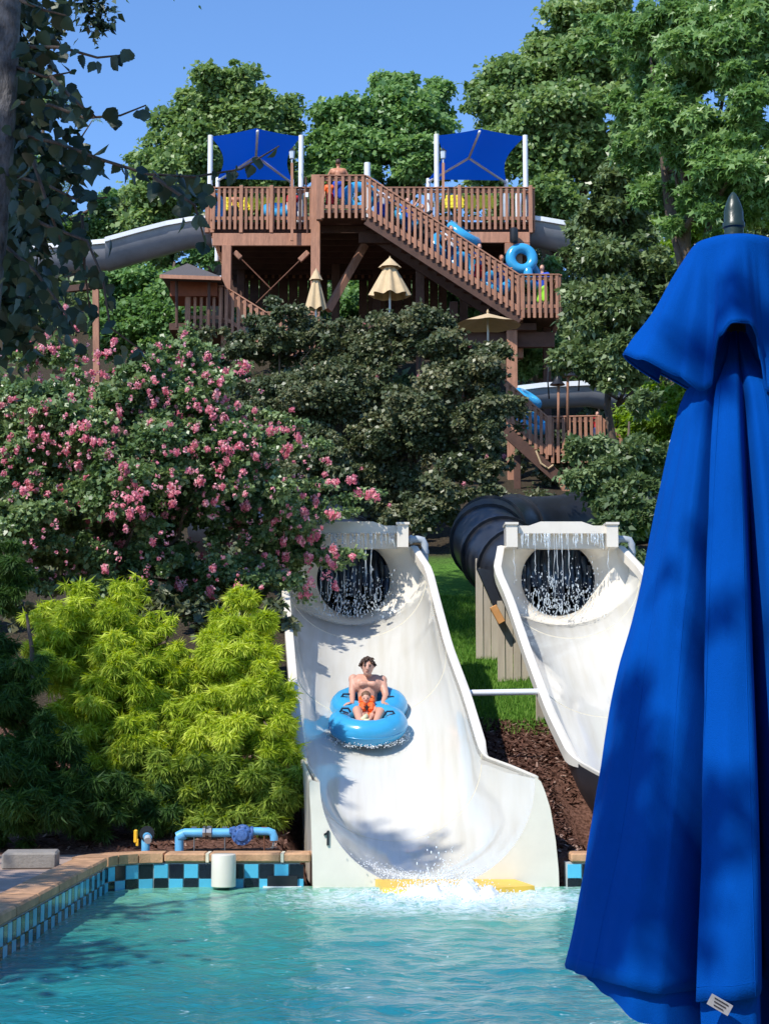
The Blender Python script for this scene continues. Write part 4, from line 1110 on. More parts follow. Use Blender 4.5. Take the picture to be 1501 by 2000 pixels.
# white water around the raft
rs = np.random.RandomState(8); m = MB()
for i in range(420):
    a = rs.uniform(math.pi * .95, math.pi * 2.05) + (0 if rs.rand() < .9 else 1); rr = .50 + abs(rs.normal(0, .05))
    p = Cf + (lat * math.cos(a) + ax * math.sin(a)) * rr - nm * .14 + Vector((rs.normal(0, .02), rs.normal(0, .02), abs(rs.normal(0, .025))))
    m.ico(p, rs.uniform(.003, .009), 1)
tag(m.build('spray', M['foam'], None, True, fix=False), kind='stuff')

# people on the tower
def figure(label, loc, rz, shirt=None, short='navy', hair='hair', h=1.75, skin='skin', arms='down', group='people queueing on the tower', lean=0):
    t = thing('person', label, 'person', loc, group)
    s = h / 1.75; c, sn = math.cos(rz), math.sin(rz)
    def P(x, y, z):
        y2 = y - lean * max(0, z - .9)
        return Vector(loc) + Vector((x * c - y2 * sn, x * sn + y2 * c, z)) * s
    k = s
    A = {'down': ((.20, 0, 1.42), (.25, .02, 1.12), (.26, -.08, .86)), 'up': ((.20, 0, 1.42), (.36, -.05, 1.55), (.22, -.12, 1.80)), 'rail': ((.20, 0, 1.42), (.34, -.08, 1.20), (.34, -.30, 1.10)), 'carry': ((.20, 0, 1.42), (.30, -.10, 1.16), (.20, -.36, 1.22))}[arms]
    caps = [(P(0, 0, .95), P(0, 0, 1.12), .13 * k, .12 * k), (P(0, 0, 1.12), P(0, 0, 1.32), .12 * k, .13 * k), (P(-.11, 0, 1.34), P(.11, 0, 1.34), .11 * k, .11 * k), (P(-.16, 0, 1.42), P(.16, 0, 1.42), .065 * k, .065 * k), (P(0, 0, 1.42), P(0, -.01, 1.54), .055 * k, .05 * k)]
    for q in (-1, 1):
        a, b_, w_ = [P(q * v[0], v[1], v[2]) for v in A]
        caps += [(a, b_, .055 * k, .042 * k), (b_, w_, .042 * k, .028 * k), (P(q * .09, 0, .92), P(q * .10, -.01, .50), .085 * k, .058 * k), (P(q * .10, -.01, .50), P(q * .10, .02, .09), .056 * k, .036 * k), (P(q * .10, .03, .045), P(q * .11, -.15, .035), .04 * k, .03 * k)]
        caps += hand(w_, w_ - b_, P(-q, 0, 0) - P(0, 0, 0), 1.0 * k)
    hd = P(0, -.015, 1.645)
    blob('body', caps + [(P(0, -.105, 1.64), P(0, -.12, 1.62), .012 * k, .015 * k)], [(hd, (.078 * k, .092 * k, .112 * k))], .016, M[skin], t, 2)
    blob('hair', [], [(P(0, .02, 1.68), (.088 * k, .09 * k, .10 * k))], .016, M[hair], t, 1)
    if short: blob('shorts', [(P(-.05, 0, .95), P(.05, 0, .95), .145 * k, .145 * k)] + [(P(q * .09, 0, .88), P(q * .105, -.01, .56), .108 * k, .095 * k) for q in (-1, 1)], [], .018, M[short], t, 2)
    if shirt:
        cp = [(P(0, 0, .98), P(0, 0, 1.3), .15 * k, .145 * k), (P(-.11, 0, 1.33), P(.11, 0, 1.33), .128 * k, .128 * k), (P(-.17, 0, 1.41), P(.17, 0, 1.41), .078 * k, .078 * k)]
        for q in (-1, 1):
            a, b_ = P(q * A[0][0], A[0][1], A[0][2]), P(q * A[1][0], A[1][1], A[1][2]); cp.append((a, a.lerp(b_, .75), .07 * k, .062 * k))
        blob('shirt', cp, [], .018, M[shirt], t, 2)
    return t
def fl_at(px, Y, z): return Vector((at(px, 400, Y).x, Y, z))
def stair_z(px): return at(px, 345 + (px - 716) * .65, 54.2).z - 1.22
figure('tanned bare-backed man in blue and red shorts leaning over the upper landing', fl_at(660, 54.75, ZF), math.pi, None, 'royal', 'hair', 1.82, 'skintan', 'rail')
figure('small child in an orange vest beside the bare-backed man', fl_at(644, 54.7, ZF), 0, 'orange', 'redcloth', 'hair', 1.15, 'skintan')
figure('person in a blue shirt near the top of the stairs', fl_at(795, 54.9, stair_z(795)), .6, 'royal', 'navy', 'hair', 1.6, 'skin', 'carry')
figure('blonde person in a black top with arms raised on the stairs', fl_at(824, 54.9, stair_z(824) + .1), .3, 'blackcloth', 'blackcloth', 'blonde', 1.6, 'skin', 'up')
figure('person in a bright blue shirt and lime shorts on the lower landing', fl_at(1057, 55.3, ZL - 1.09), -.6, 'royal', 'limecloth', 'hair', 1.72, 'skin', 'carry')
figure('dark haired person behind the upright raft at the foot of the stairs', fl_at(978, 55.1, stair_z(978)), .3, 'navy', 'navy', 'hair', 1.75, 'skintan', 'carry')
figure('person in a white top behind balusters halfway down the stairs', fl_at(880, 54.9, stair_z(880)), .5, 'whitecloth', 'navy', 'hair', 1.6, 'skin', 'carry')
figure('person in a dark shirt behind balusters low on the stairs', fl_at(935, 54.9, stair_z(935)), .4, 'navy', 'redcloth', 'hair', 1.6, 'skin', 'carry')
figure('person in a white shirt just below the stair head', fl_at(745, 54.9, stair_z(745)), .5, 'whitecloth', 'royal', 'hair', 1.5, 'skin', 'carry')
figure('bare-chested person with a child\'s height at the left deck railing', fl_at(458, 56.2, ZF), 0, None, 'blackcloth', 'hair', 1.2, 'skintan')
figure('person in a red shirt beside the left lantern post', fl_at(572, 56.4, ZF), .3, 'redcloth', 'navy', 'hair', 1.35, 'skin')
figure('person in a navy shirt near the right end of the left deck railing', fl_at(586, 56.9, ZF), .6, 'navy', 'whitecloth', 'hair', 1.2, 'skintan')
figure('person in shorts on the lower flight landing', fl_at(1160, 52.4, at(0, 880, 52.4).z), 0, 'redcloth', 'navy', 'hair', 1.2, 'skin')
# towels or upright boards at the ends of the deck rails
for px, py, cm, lab in ((422, 395, 'pipeblue', 'light blue upright post pad at the left end of the deck'), (988, 398, 'pipegrey', 'pale grey upright pad behind the right railing'), (1012, 398, 'white', 'white upright post pad at the right end of the deck'), (566, 412, 'white', 'white bin behind the left railing beside the lantern post')):
    p = at(px, py, 57.0); tag(MB().lathe([(.0, -.5), (.10, -.5), (.11, -.45), (.11, .42), (.09, .47), (0, .47)], p, 12).build('post_pad', M[cm], None, 'auto'), lab, 'post pad')

# ------------------------------------------------------------------ the big folded blue umbrella in front
um = thing('market_umbrella', 'large folded royal blue umbrella with black finial in the right foreground', 'umbrella', (.68, 3.35, .3))
YU = 3.35; ux = at(1436, 600, YU).x
def zu(py, Y=YU): return at(1436, py, Y).z
def ru(dpx, Y=YU): return dpx / F * Y
def cloth_mat(name='umbrella_canvas', col=(.0005, .066, .36)):
    m = simple(name, col, .8, .10, 5, .25, 500, spec=.03)
    b = m.node_tree.nodes['Principled BSDF']; b.inputs['Sheen Weight'].default_value = .08; b.inputs['Sheen Tint'].default_value = (.1, .3, 1, 1); b.inputs['Sheen Roughness'].default_value = .4
    return m
M['canvas'] = cloth_mat()
NA = 240
def ang(i): return 2 * math.pi * i / NA
# angle 0 = towards +x (right in picture), -90 deg = towards camera
def tab(a, T):
    """periodic smooth table: T = sorted list of (deg, value)"""
    d = math.degrees(a) % 360; n = len(T)
    for i in range(n):
        d0, v0 = T[i]; d1, v1 = T[(i + 1) % n]
        if i == n - 1: d1 += 360
        dd = d if d >= d0 else d + 360
        if d0 <= dd <= d1:
            u = (dd - d0) / (d1 - d0); u = u * u * (3 - 2 * u); return v0 + (v1 - v0) * u
    return T[0][1]
# draped body: deep folds with soft outer ridges; 180 = left in picture, 270 = camera side
ridge = [(0, .80), (14, 1.0), (30, .72), (50, .98), (68, .70), (90, 1.0), (110, .72), (130, .98), (148, .70), (165, .82), (178, 1.0), (190, .98), (203, .93), (214, .93), (223, .86), (228, .42), (231, .40), (237, .86), (248, .90), (258, .88), (265, .42), (269, .36), (275, .82), (286, .86), (300, .84), (308, .42), (312, .40), (320, .84), (340, .88), (352, .62)]
fold_sharp = ridge
hem = [(0, 1935), (25, 1990), (50, 1935), (90, 1880), (130, 1880), (165, 1885), (185, 1890), (205, 1892), (216, 1894), (224, 1906), (236, 1916), (250, 1906), (262, 1897), (271, 1892), (282, 1906), (298, 1925), (320, 1945), (340, 1935)]
def body_r(a, v):
    R0 = ru(100 + 40 * max(0, v) ** .5 + 219 * v)
    f = tab(a + .05 * math.sin(v * 3.0 + a * 2), ridge); k = min(1, .55 + v * .8)
    c_, s_ = math.cos(a), math.sin(a)
    wr = noise.noise((c_ * 3.2, s_ * 3.2, v * 5)) * .030 + noise.noise((c_ * 9, s_ * 9, v * 6 + 3)) * .014 + noise.noise((c_ * 22, s_ * 22, v * 16)) * .005
    return R0 * (1 - (1 - f) * k * 1.18) * (1 + .02 * math.sin(v * 9 + 3 * a) * v + wr)
rows = []; NV = 44
for dz_, s_ in ((120, .15), (60, .45), (20, .80)):
    rows.append([Vector((ux + body_r(ang(i), 0) * s_ * math.cos(ang(i)), YU + body_r(ang(i), 0) * s_ * math.sin(ang(i)), zu(765 - dz_))) for i in range(NA)])
for j in range(NV + 1):
    v = j / NV; row = []
    for i in range(NA):
        a = ang(i)
        zt = zu(765); zb = at(1436, tab(a, hem), YU + 0 * math.sin(a)).z
        z = zt + (zb - zt) * v
        R0 = ru(78 + 58 * v ** .55 + 212 * v)       # envelope
        f = tab(a + .05 * math.sin(v * 3.0 + a * 2), ridge)
        r = body_r(a, v)
        row.append(Vector((ux + r * math.cos(a), YU + r * math.sin(a), z)))
    rows.append(row)
body = MB().loft(rows, wrap=True)
o = body.build('canopy', M['canvas'], um, True, fix=False)
sd = o.modifiers.new('thickness', 'SOLIDIFY'); sd.thickness = .0025
for ri in (119, 134, 148, 159, 173, 183, 192, 206):      # seams where the gores are sewn together
    MB().tube([rows[j][ri % NA] + (rows[j][ri % NA] - Vector((ux, YU, rows[j][ri % NA].z))).normalized() * .0022 for j in range(3, len(rows))], .0012, 4).build('seam', M['canvas'], o, True)
MB().tube([rows[-2][i] + (rows[-2][i] - Vector((ux, YU, rows[-2][i].z))).normalized() * .0022 for i in range(NA)], .0012, 4, close=True).build('hem_stitching', M['canvas'], o, True)
# inner gores hanging lower behind the outer folds
rows = []
hem2 = [(0, 2010), (40, 1990), (90, 1960), (150, 1890), (178, 1888), (190, 1893), (205, 1925), (222, 1965), (240, 2008), (262, 2040), (270, 2000), (285, 1960), (300, 1975), (330, 2030)]
for j in range(13):
    v = j / 12; row = []
    for i in range(NA):
        a = ang(i); zt = zu(1700); zb = at(1436, tab(a, hem2), YU).z
        zz = zt + (zb - zt) * v; vv = (zu(765) - zz) / (zu(765) - zu(1900)); r = body_r(a, min(vv, 1.0)) * (.96 - .10 * max(0, vv - .9) * (1 if 195 < math.degrees(a) < 345 else 0))
        r = max(r, ru(150) * (1 if 200 < math.degrees(a) < 340 else 0)) if vv > 1.0 and False else r
        row.append(Vector((ux + r * math.cos(a), YU + r * math.sin(a), zt + (zb - zt) * v)))
    rows.append(row)
o = MB().loft(rows, wrap=True).build('canopy', M['canvas'], um, True, fix=False)
# vent cap: broad shoulders, drooping corners, arch facing the camera
capr = [(0, 232), (22, 150), (45, 215), (68, 140), (90, 225), (112, 140), (135, 220), (158, 160), (180, 224), (196, 205), (212, 146), (224, 112), (232, 106), (244, 128), (258, 146), (270, 136), (280, 112), (288, 108), (303, 130), (322, 150), (342, 200)]
caph = [(0, 700), (22, 745), (45, 690), (68, 745), (90, 690), (112, 745), (135, 690), (158, 735), (180, 692), (196, 712), (210, 748), (222, 776), (230, 770), (236, 722), (244, 680), (256, 660), (268, 660), (277, 676), (283, 724), (289, 780), (298, 792), (322, 755), (342, 715)]
rows = []
for j in range(27):
    v = j / 26; row = []
    for i in range(NA):
        a = ang(i)
        if v < .16:
            u = v / .16; r = ru(12 + 72 * math.sin(u * math.pi / 2)); z = zu(470 + 18 * (1 - math.cos(u * math.pi / 2)))
        else:
            u = (v - .16) / .84; R1 = tab(a, capr); H1 = tab(a, caph)
            prof_ = u ** .95
            r = ru(84 + (R1 - 84) * prof_); z = zu(488 + (H1 - 488) * u)
            r *= 1 - .05 * math.sin(u * math.pi) * (1 if R1 < 170 else .2) - .05 * u * math.cos(8 * a) * math.sin(u * math.pi) + .05 * noise.noise((math.cos(a) * 3, math.sin(a) * 3, u * 3)) * u
        row.append(Vector((ux + r * math.cos(a), YU + r * math.sin(a), z)))
    rows.append(row)
cpo = MB().loft(rows, wrap=True, cap=False).build('vent_cap', M['canvas'], um, True, fix=False)
sd = cpo.modifiers.new('thickness', 'SOLIDIFY'); sd.thickness = .003
for k_ in (-2, -3): pass
MB().tube([rows[-3][i] + (rows[-3][i] - Vector((ux, YU, rows[-3][i].z))).normalized() * .002 for i in range(NA)], .0011, 4, close=True).build('hem_stitching', M['canvas'], cpo, True)
MB().tube([rows[-1][i] for i in range(NA)], .0022, 5, close=True).build('hem_piping', M['canvas'], cpo, True)
MB().lathe([(.012, zu(1990)), (.02, zu(1980)), (.019, .3), (.019, zu(480))][::-1], (ux, YU, 0), 16).build('pole', M['blackmetal'], um, 'auto')
q = Vector((ux, YU, 0)); g = lambda py: zu(py)
fo = MB().lathe([(ru(19), g(476)), (ru(19), g(447)), (ru(22), g(444)), (ru(22), g(436)), (ru(19.5), g(432)), (ru(19), g(412)), (ru(15), g(398)), (ru(9), g(384)), (ru(3), g(376)), (0, g(374))], q, 32).build('finial', simple('black_green_plastic', (.02, .04, .035), .35, .25, 8, .1, 50), um, 'auto')
lbl = at(1405, 1963, YU - .30)
la = MB().box((0, 0, 0), (.040, .0015, .021)).me('care_label', simple('grey_label', (.34, .35, .38), .7, .2, 60))
lo = link('care_label', la, um, lbl, rot=(.25, .50, -.25))
for i in range(3):
    l2 = MB().box((0, -.0018, .007 - .006 * i), (.026 - .004 * i, .0008, .0016)).me('print', M['blackcloth']); x = bpy.data.objects.new('label_print', l2); C.objects.link(x); x.parent = lo; WL[x] = WL[lo]
MB().lathe([(.28, .30), (.28, .34), (.25, .37), (.05, .38), (.04, .6), (.03, .6)], (ux, YU, 0), 28).build('base', M['concrete'], um, 'auto')
MB().tube([(ux, YU, .35), (ux, YU, zu(1900))], .02, 14).build('pole', M['blackmetal'], um, True)
# ------------------------------------------------------------------ vegetation
def shape_leaf(kind):
    """template vertices in (along, across, normal) and one polygon"""
    if kind == 'star':
        return [(0, 0, 0), (.45, .56, -.06), (.48, .15, 0), (1.05, 0, -.12), (.48, -.15, 0), (.45, -.56, -.06)], [(0, 1, 2, 3, 4, 5)]
        v = []
        for i in range(10):
            a = math.pi * 2 * i / 10 - math.pi; r = .55 if i % 2 == 0 else .2
            v.append((.5 + r * math.cos(a), r * math.sin(a), -.08 * (i % 2 == 0)))
        return v, [tuple(range(10))]
    if kind == 'birch': return [(0, 0, 0), (.12, .34, .05), (.40, .42, .08), (.72, .16, .03), (1, 0, -.04), (.72, -.16, .03), (.40, -.42, .08), (.12, -.34, .05)], [(0, 1, 2, 3, 4), (0, 4, 5, 6, 7)]
    if kind == 'oval': return [(0, 0, 0), (.3, .32, .06), (1, 0, -.08), (.3, -.32, .06)], [(0, 1, 2, 3)]
    if kind == 'thread': return [(0, .055, 0), (1, 0, -.10), (.25, -.09, .05)], [(0, 1, 2)]
    return [(0, 0, 0), (.5, .38, .10), (1, 0, -.06), (.5, -.38, .10)], [(0, 1, 2, 3)]
def foliage(name, lobes, n, size, mat, parent, kind='rhomb', up=.5, droop=.2, rnd=.9, seed=1, front=.0, shell=.45, hang=False, kindname=None, tonebias=0.0):
    """lobes: array (K,6) of centre xyz and radii; n leaves spread over the lobes' outer shells"""
    rs = np.random.RandomState(seed); lobes = np.asarray(lobes, float)
    wgt = (lobes[:, 3] * lobes[:, 5]) ** 1.0; wgt /= wgt.sum()
    k = rs.choice(len(lobes), n, p=wgt)
    d = rs.normal(size=(n, 3)); d /= np.linalg.norm(d, axis=1)[:, None]
    if front > 0:      # fewer leaves on the far sides
        flip = (d[:, 1] > .15) & (rs.rand(n) < front); d[flip, 1] *= -1
    flipz = (d[:, 2] < -.2) & (rs.rand(n) < .5); d[flipz, 2] *= -1
    rad = 1 - shell * rs.rand(n) ** 1.3 + rs.normal(0, .13, n); fil = rs.rand(n) < .16; rad[fil] *= 1.45
    c = lobes[k, :3] + d * lobes[k, 3:] * rad[:, None]
    nrm = d * .35 + rs.normal(size=(n, 3)) * rnd * .7; nrm[:, 2] += up * .5; nrm += np.array(SUN) * (up * .9); nrm /= np.linalg.norm(nrm, axis=1)[:, None]
    ax_ = rs.normal(size=(n, 3)) * .8 + d * .8; ax_[:, 2] -= droop * 2
    if hang: ax_ = d * .55 + rs.normal(size=(n, 3)) * .42; ax_[:, 2] -= droop * 1.5
    ax_ -= nrm * (ax_ * nrm).sum(1)[:, None]; ax_ /= np.linalg.norm(ax_, axis=1)[:, None]
    bx = np.cross(nrm, ax_)
    s = size * (.5 + .95 * rs.rand(n))
    tv, tf = shape_leaf(kind); tv = np.array(tv); nv = len(tv)
    V = c[:, None, :] + s[:, None, None] * (tv[None, :, 0, None] * ax_[:, None, :] + tv[None, :, 1, None] * bx[:, None, :] + tv[None, :, 2, None] * nrm[:, None, :])
    V = V.reshape(-1, 3)
    fl = [len(f) for f in tf]; nf = len(tf); loops = np.concatenate([np.array(f) for f in tf])
    L_ = (loops[None, :] + (np.arange(n) * nv)[:, None]).reshape(-1)
    me = bpy.data.meshes.new(name); me.vertices.add(len(V)); me.vertices.foreach_set('co', V.astype(np.float32).ravel())
    me.loops.add(len(L_)); me.loops.foreach_set('vertex_index', L_.astype(np.int32))
    tot = np.tile(fl, n); st = np.concatenate([[0], np.cumsum(tot)[:-1]])
    me.polygons.add(n * nf); me.polygons.foreach_set('loop_start', st.astype(np.int32))
    try: me.polygons.foreach_set('loop_total', tot.astype(np.int32))
    except Exception: pass
    me.update(calc_edges=True)
    lt = rs.rand(len(lobes)) * .45
    tone = np.clip(lt[k] + rs.rand(n) * .55 + tonebias, 0, 1)
    a = me.attributes.new('tone', 'FLOAT', 'FACE'); a.data.foreach_set('value', np.repeat(tone, nf).astype(np.float32))
    me.materials.append(mat)
    return world0(kindname or 'crown', me, parent)
def make_lobes(ells, per, rel=(.2, .36), seed=1, flat=.85, front=.55, minr=0.0):
    """ells: (px, py, Y, rx_px, ry_px[, depth m]); lobes scattered in the ellipsoids' outer parts"""
    rs = np.random.RandomState(seed); out = []
    for e in ells:
        px, py, Y, rx, ry = e[:5]; c = at(px, py, Y); rx = rx / F * Y; ry = ry / F * Y; rz = e[5] if len(e) > 5 else (rx + ry) / 2 * .9
        for i in range(max(5, int(per * 1.7 * (rx * ry) ** .5))):
            d = rs.normal(size=3); d /= np.linalg.norm(d)
            if d[1] > 0 and rs.rand() < front: d[1] *= -1
            q = rs.uniform(.30, 1.04); m_ = (rel[0] * .65 + (rel[1] - rel[0] * .65) * rs.rand() ** 1.4) * (rx * ry) ** .5; m_ = max(m_, minr)
            out.append((c.x + d[0] * max(rx - m_ * .7, .1) * q, c.y + d[1] * rz * q, c.z + d[2] * max(ry - m_ * .7, .1) * q, m_ * rs.uniform(.9, 1.3), m_, m_ * flat * rs.uniform(.7, 1)))
    return np.array(out)
def trunk(parent, base, tops, r0, mat='bark', n=9, bend=.3, seed=0, limbs=None):
    rs = np.random.RandomState(seed); m = MB(); base = Vector(base)
    for i, tp in enumerate(tops):
        tp = Vector(tp); a = base if i == 0 else base.lerp(Vector(tops[0]), rs.uniform(.3, .75)); P = []
        for k in range(7):
            u = k / 6; p = a.lerp(tp, u); p += Vector((rs.normal(0, bend), rs.normal(0, bend), 0)) * math.sin(u * math.pi) * .5; P.append(p)
        ra = r0 * (1 if i == 0 else .42)
        m.tube(P, [ra * (1 - .82 * k / 6) for k in range(7)], n)
    return m.build('trunk', M[mat], parent, True)
def tree(name, label, cat, ells, n, size, mat, base, r0, kind='rhomb', per=9, seed=1, group=None, rel=(.2, .36), limbs=7, front=.55, bark='bark', **kw):
    lob = make_lobes(ells, per, rel, seed, front=front)
    base = Vector(base); t = thing(name, label, cat, base, group)
    rs = np.random.RandomState(seed + 50); pick = lob[rs.choice(len(lob), min(limbs, len(lob)), replace=False)]
    top = Vector(lob[lob[:, 2].argmax()][:3]); cen = Vector(lob[:, :3].mean(0)); top = Vector((cen.x * .6 + top.x * .4, cen.y + .8, cen.z + (top.z - cen.z) * .6))
    trunk(t, base, [top] + [q[:3] for q in pick], r0, bark, seed=seed)
    foliage('crown', lob, n, size, M[mat], t, kind, seed=seed, front=front, **kw)
    return t, lob
M['leaf_far'] = leaf_mat('oak_leaves', (.09, .165, .055), (.20, .32, .10), (.38, .48, .20), .4, .42, .5)
M['leaf_mid'] = leaf_mat('maple_leaves', (.085, .185, .055), (.18, .33, .10), (.33, .49, .20), .4, .42, .5)
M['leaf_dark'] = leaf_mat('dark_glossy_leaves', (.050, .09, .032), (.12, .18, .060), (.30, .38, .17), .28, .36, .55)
M['leaf_gum'] = leaf_mat('sweetgum_leaves', (.09, .185, .055), (.19, .34, .10), (.36, .51, .21), .4, .38, .5)
M['leaf_lime'] = leaf_mat('lime_leaves', (.10, .19, .02), (.20, .34, .035), (.33, .48, .07), .45, .5, .4)
M['leaf_myrtle'] = leaf_mat('myrtle_leaves', (.055, .115, .040), (.15, .24, .08), (.36, .46, .20), .28, .38, .6)
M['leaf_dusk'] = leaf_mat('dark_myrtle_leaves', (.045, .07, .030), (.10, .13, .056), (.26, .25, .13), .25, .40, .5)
M['leaf_gold'] = leaf_mat('golden_cypress_threads', (.15, .25, .02), (.44, .56, .045), (.74, .80, .15), .4, .6, .25)
M['leaf_gold_shade'] = leaf_mat('shaded_golden_cypress', (.022, .060, .012), (.050, .115, .020), (.10, .19, .035), .3, .6, .3)  # golden cypress threads with the shade put into their colour
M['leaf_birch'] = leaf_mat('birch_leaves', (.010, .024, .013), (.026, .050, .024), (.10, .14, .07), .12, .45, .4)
M['rose'] = leaf_mat('pink_petals', (.62, .16, .22), (.85, .32, .38), (.95, .60, .60), .3, .6, .3)

M['leaf_cyp'] = leaf_mat('green_cypress_threads', (.05, .09, .015), (.20, .30, .035), (.48, .58, .10), .35, .6, .25)
gz = lambda px, Y: ground(at(px, 500, Y).x, Y)
def base_at(px, Y): return (at(px, 500, Y).x, Y, gz(px, Y))
far = 'trees on the hill behind the tower'
tree('oak_tree', 'round-crowned oak rising behind the left blue canopy', 'tree', [(430, 250, 72, 130, 110), (300, 330, 72, 50, 60), (350, 330, 71, 115, 110), (500, 330, 73, 110, 130), (560, 240, 74, 50, 60), (440, 170, 72, 85, 55), (400, 210, 72, 90, 60), (490, 200, 72, 80, 70), (300, 420, 70, 80, 110)], 80000, .22, 'leaf_far', base_at(430, 72), .45, seed=3, group=far)
tree('maple_tree', 'lighter green maple between the two blue canopies', 'tree', [(740, 250, 74, 135, 90), (845, 210, 76, 45, 85), (680, 320, 73, 95, 90), (620, 350, 73, 50, 60), (810, 320, 73, 90, 90), (770, 170, 75, 60, 38), (660, 240, 74, 50, 45)], 62000, .23, 'leaf_mid', base_at(740, 74), .4, seed=5, group=far)
tree('oak_tree', 'tall dark oak right of the right canopy', 'tree', [(1010, 200, 68, 110, 120), (960, 330, 67, 70, 90), (1100, 90, 69, 85, 110), (1100, 280, 66, 130, 140), (1170, 150, 67, 110, 130), (940, 200, 70, 38, 60), (1040, 400, 65, 110, 80), (1180, 40, 68, 80, 70), (1230, 110, 66, 70, 80), (1250, 220, 64, 80, 90), (1130, 30, 69, 60, 40)], 110000, .22, 'leaf_far', base_at(1060, 68), .5, seed=8, group=far, shell=.55)
tree('sweetgum_tree', 'bright sweetgum with star leaves filling the upper right corner', 'tree', [(1400, 130, 38, 150, 130), (1300, 60, 39, 110, 80), (1330, 250, 38, 120, 90), (1460, 330, 37, 110, 110), (1480, 60, 38, 110, 100), (1270, 180, 40, 70, 80), (1400, 420, 38, 120, 60), (1250, 320, 41, 60, 80), (1200, 70, 42, 70, 70), (1350, 20, 39, 120, 50), (1260, 110, 41, 70, 60), (1380, 300, 38, 110, 90), (1240, 240, 41, 70, 80), (1470, 200, 37, 80, 100), (1340, 150, 39, 100, 90), (1300, 380, 40, 80, 70)], 84000, .17, 'leaf_gum', base_at(1420, 38), .28, 'star', seed=12, per=11, limbs=9, shell=.6)
tree('holly_tree', 'dark glossy-leaved tree standing right of the lower landing', 'tree', [(1200, 420, 46, 90, 120), (1180, 600, 44, 90, 130), (1240, 330, 45, 80, 90), (1130, 480, 48, 50, 60), (1150, 700, 43, 75, 80), (1260, 560, 45, 70, 120), (1220, 720, 42, 80, 70), (1120, 620, 46, 35, 70), (1330, 560, 44, 60, 90)], 86000, .16, 'leaf_dark', base_at(1190, 46), .13, 'oval', seed=14, per=11, shell=.6, rnd=1.1)
tree('holly_tree', 'dark glossy-leaved bush between the black tube and the blue umbrella', 'tree', [(1190, 930, 37, 105, 75), (1240, 1000, 36, 80, 80), (1130, 880, 39, 45, 28), (1200, 1060, 35, 60, 70), (1270, 900, 37, 60, 60), (1160, 870, 38, 60, 30), (1250, 780, 39, 40, 40)], 46000, .13, 'leaf_dark', base_at(1215, 37), .12, 'oval', seed=15, per=12, shell=.6, rnd=1.1)
tree('lime_leaved_tree', 'yellow-green sapling glowing beside the umbrella shoulder', 'tree', [(1275, 560, 50, 75, 90), (1320, 450, 51, 60, 60), (1260, 840, 50, 60, 90), (1310, 820, 49, 60, 90), (1400, 430, 51, 110, 60)], 24000, .17, 'leaf_lime', base_at(1280, 50), .12, 'star', seed=17, per=12)
tree('sapling', 'yellow-green sapling under the stair landing', 'tree', [(1040, 700, 58, 55, 50), (900, 580, 64, 60, 60), (1080, 560, 60, 35, 60), (1090, 680, 58, 40, 50)], 14000, .17, 'leaf_mid', base_at(1040, 58), .1, 'star', seed=18, per=12)
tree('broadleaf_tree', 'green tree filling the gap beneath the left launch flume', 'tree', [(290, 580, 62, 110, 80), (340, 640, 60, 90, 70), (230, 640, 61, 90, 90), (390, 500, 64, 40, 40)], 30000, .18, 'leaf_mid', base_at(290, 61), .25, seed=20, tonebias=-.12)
tree('pine_tree', 'pine with tufted crown standing far left against the sky', 'tree', [(110, 200, 80, 50, 35), (75, 170, 80, 60, 40), (130, 340, 82, 45, 35), (50, 380, 80, 90, 90), (185, 235, 81, 18, 10)], 18000, .22, 'leaf_far', base_at(80, 80), .3, 'thread', seed=22, per=9)
tree('broadleaf_tree', 'distant green tree rising left of the launch flume', 'tree', [(220, 410, 84, 50, 50), (90, 450, 84, 140, 50), (260, 390, 86, 40, 30), (40, 330, 86, 60, 60)], 24000, .24, 'leaf_mid', base_at(150, 84), .3, seed=24)
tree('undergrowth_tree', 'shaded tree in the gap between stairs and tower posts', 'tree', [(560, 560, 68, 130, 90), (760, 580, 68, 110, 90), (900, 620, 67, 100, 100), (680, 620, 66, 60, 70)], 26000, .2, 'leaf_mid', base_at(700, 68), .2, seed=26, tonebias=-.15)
# woods behind, one mass
lob = make_lobes([(x, 500 + 40 * math.sin(x), 88, 130, 110, 3) for x in range(-200, 1750, 120)] + [(x, 640 + 20 * math.sin(x * 2), 76, 120, 100, 3) for x in range(-150, 1700, 120)] + [(x, 400, 93, 110, 90, 3) for x in (-100, 40, 620, 1230, 1350, 1500)] + [(x, 415, 84, 80, 60, 2) for x in range(240, 1120, 80)] + [(x, 780, 64, 110, 100, 2.5) for x in range(-100, 1500, 120)] + [(x, 930, 50, 110, 90, 2.5) for x in range(-100, 800, 110)] + [(x, 1010, 44, 90, 60, 2) for x in range(-60, 760, 90)] + [(x, 1120, 32, 90, 90, 1.2) for x in range(-60, 640, 90)] + [(x, 1200, 25.2, 60, 50, .5) for x in range(40, 560, 70)] + [(1050, 930, 53.5, 80, 60, 2), (1040, 880, 54, 70, 50, 2), (960, 1000, 50, 80, 60, 2), (1060, 990, 48, 90, 40, 2), (1150, 900, 55, 80, 60, 2), (1180, 820, 58, 70, 70, 2), (1000, 860, 57, 60, 60, 2)], 3.0, (.22, .4), 31)
near_ = lob[:, 1] < 58
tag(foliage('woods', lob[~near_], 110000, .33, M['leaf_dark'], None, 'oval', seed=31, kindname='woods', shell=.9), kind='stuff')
tag(foliage('undergrowth', lob[near_], 90000, .13, M['leaf_dusk'], None, seed=32, kindname='undergrowth', shell=.9), kind='stuff')
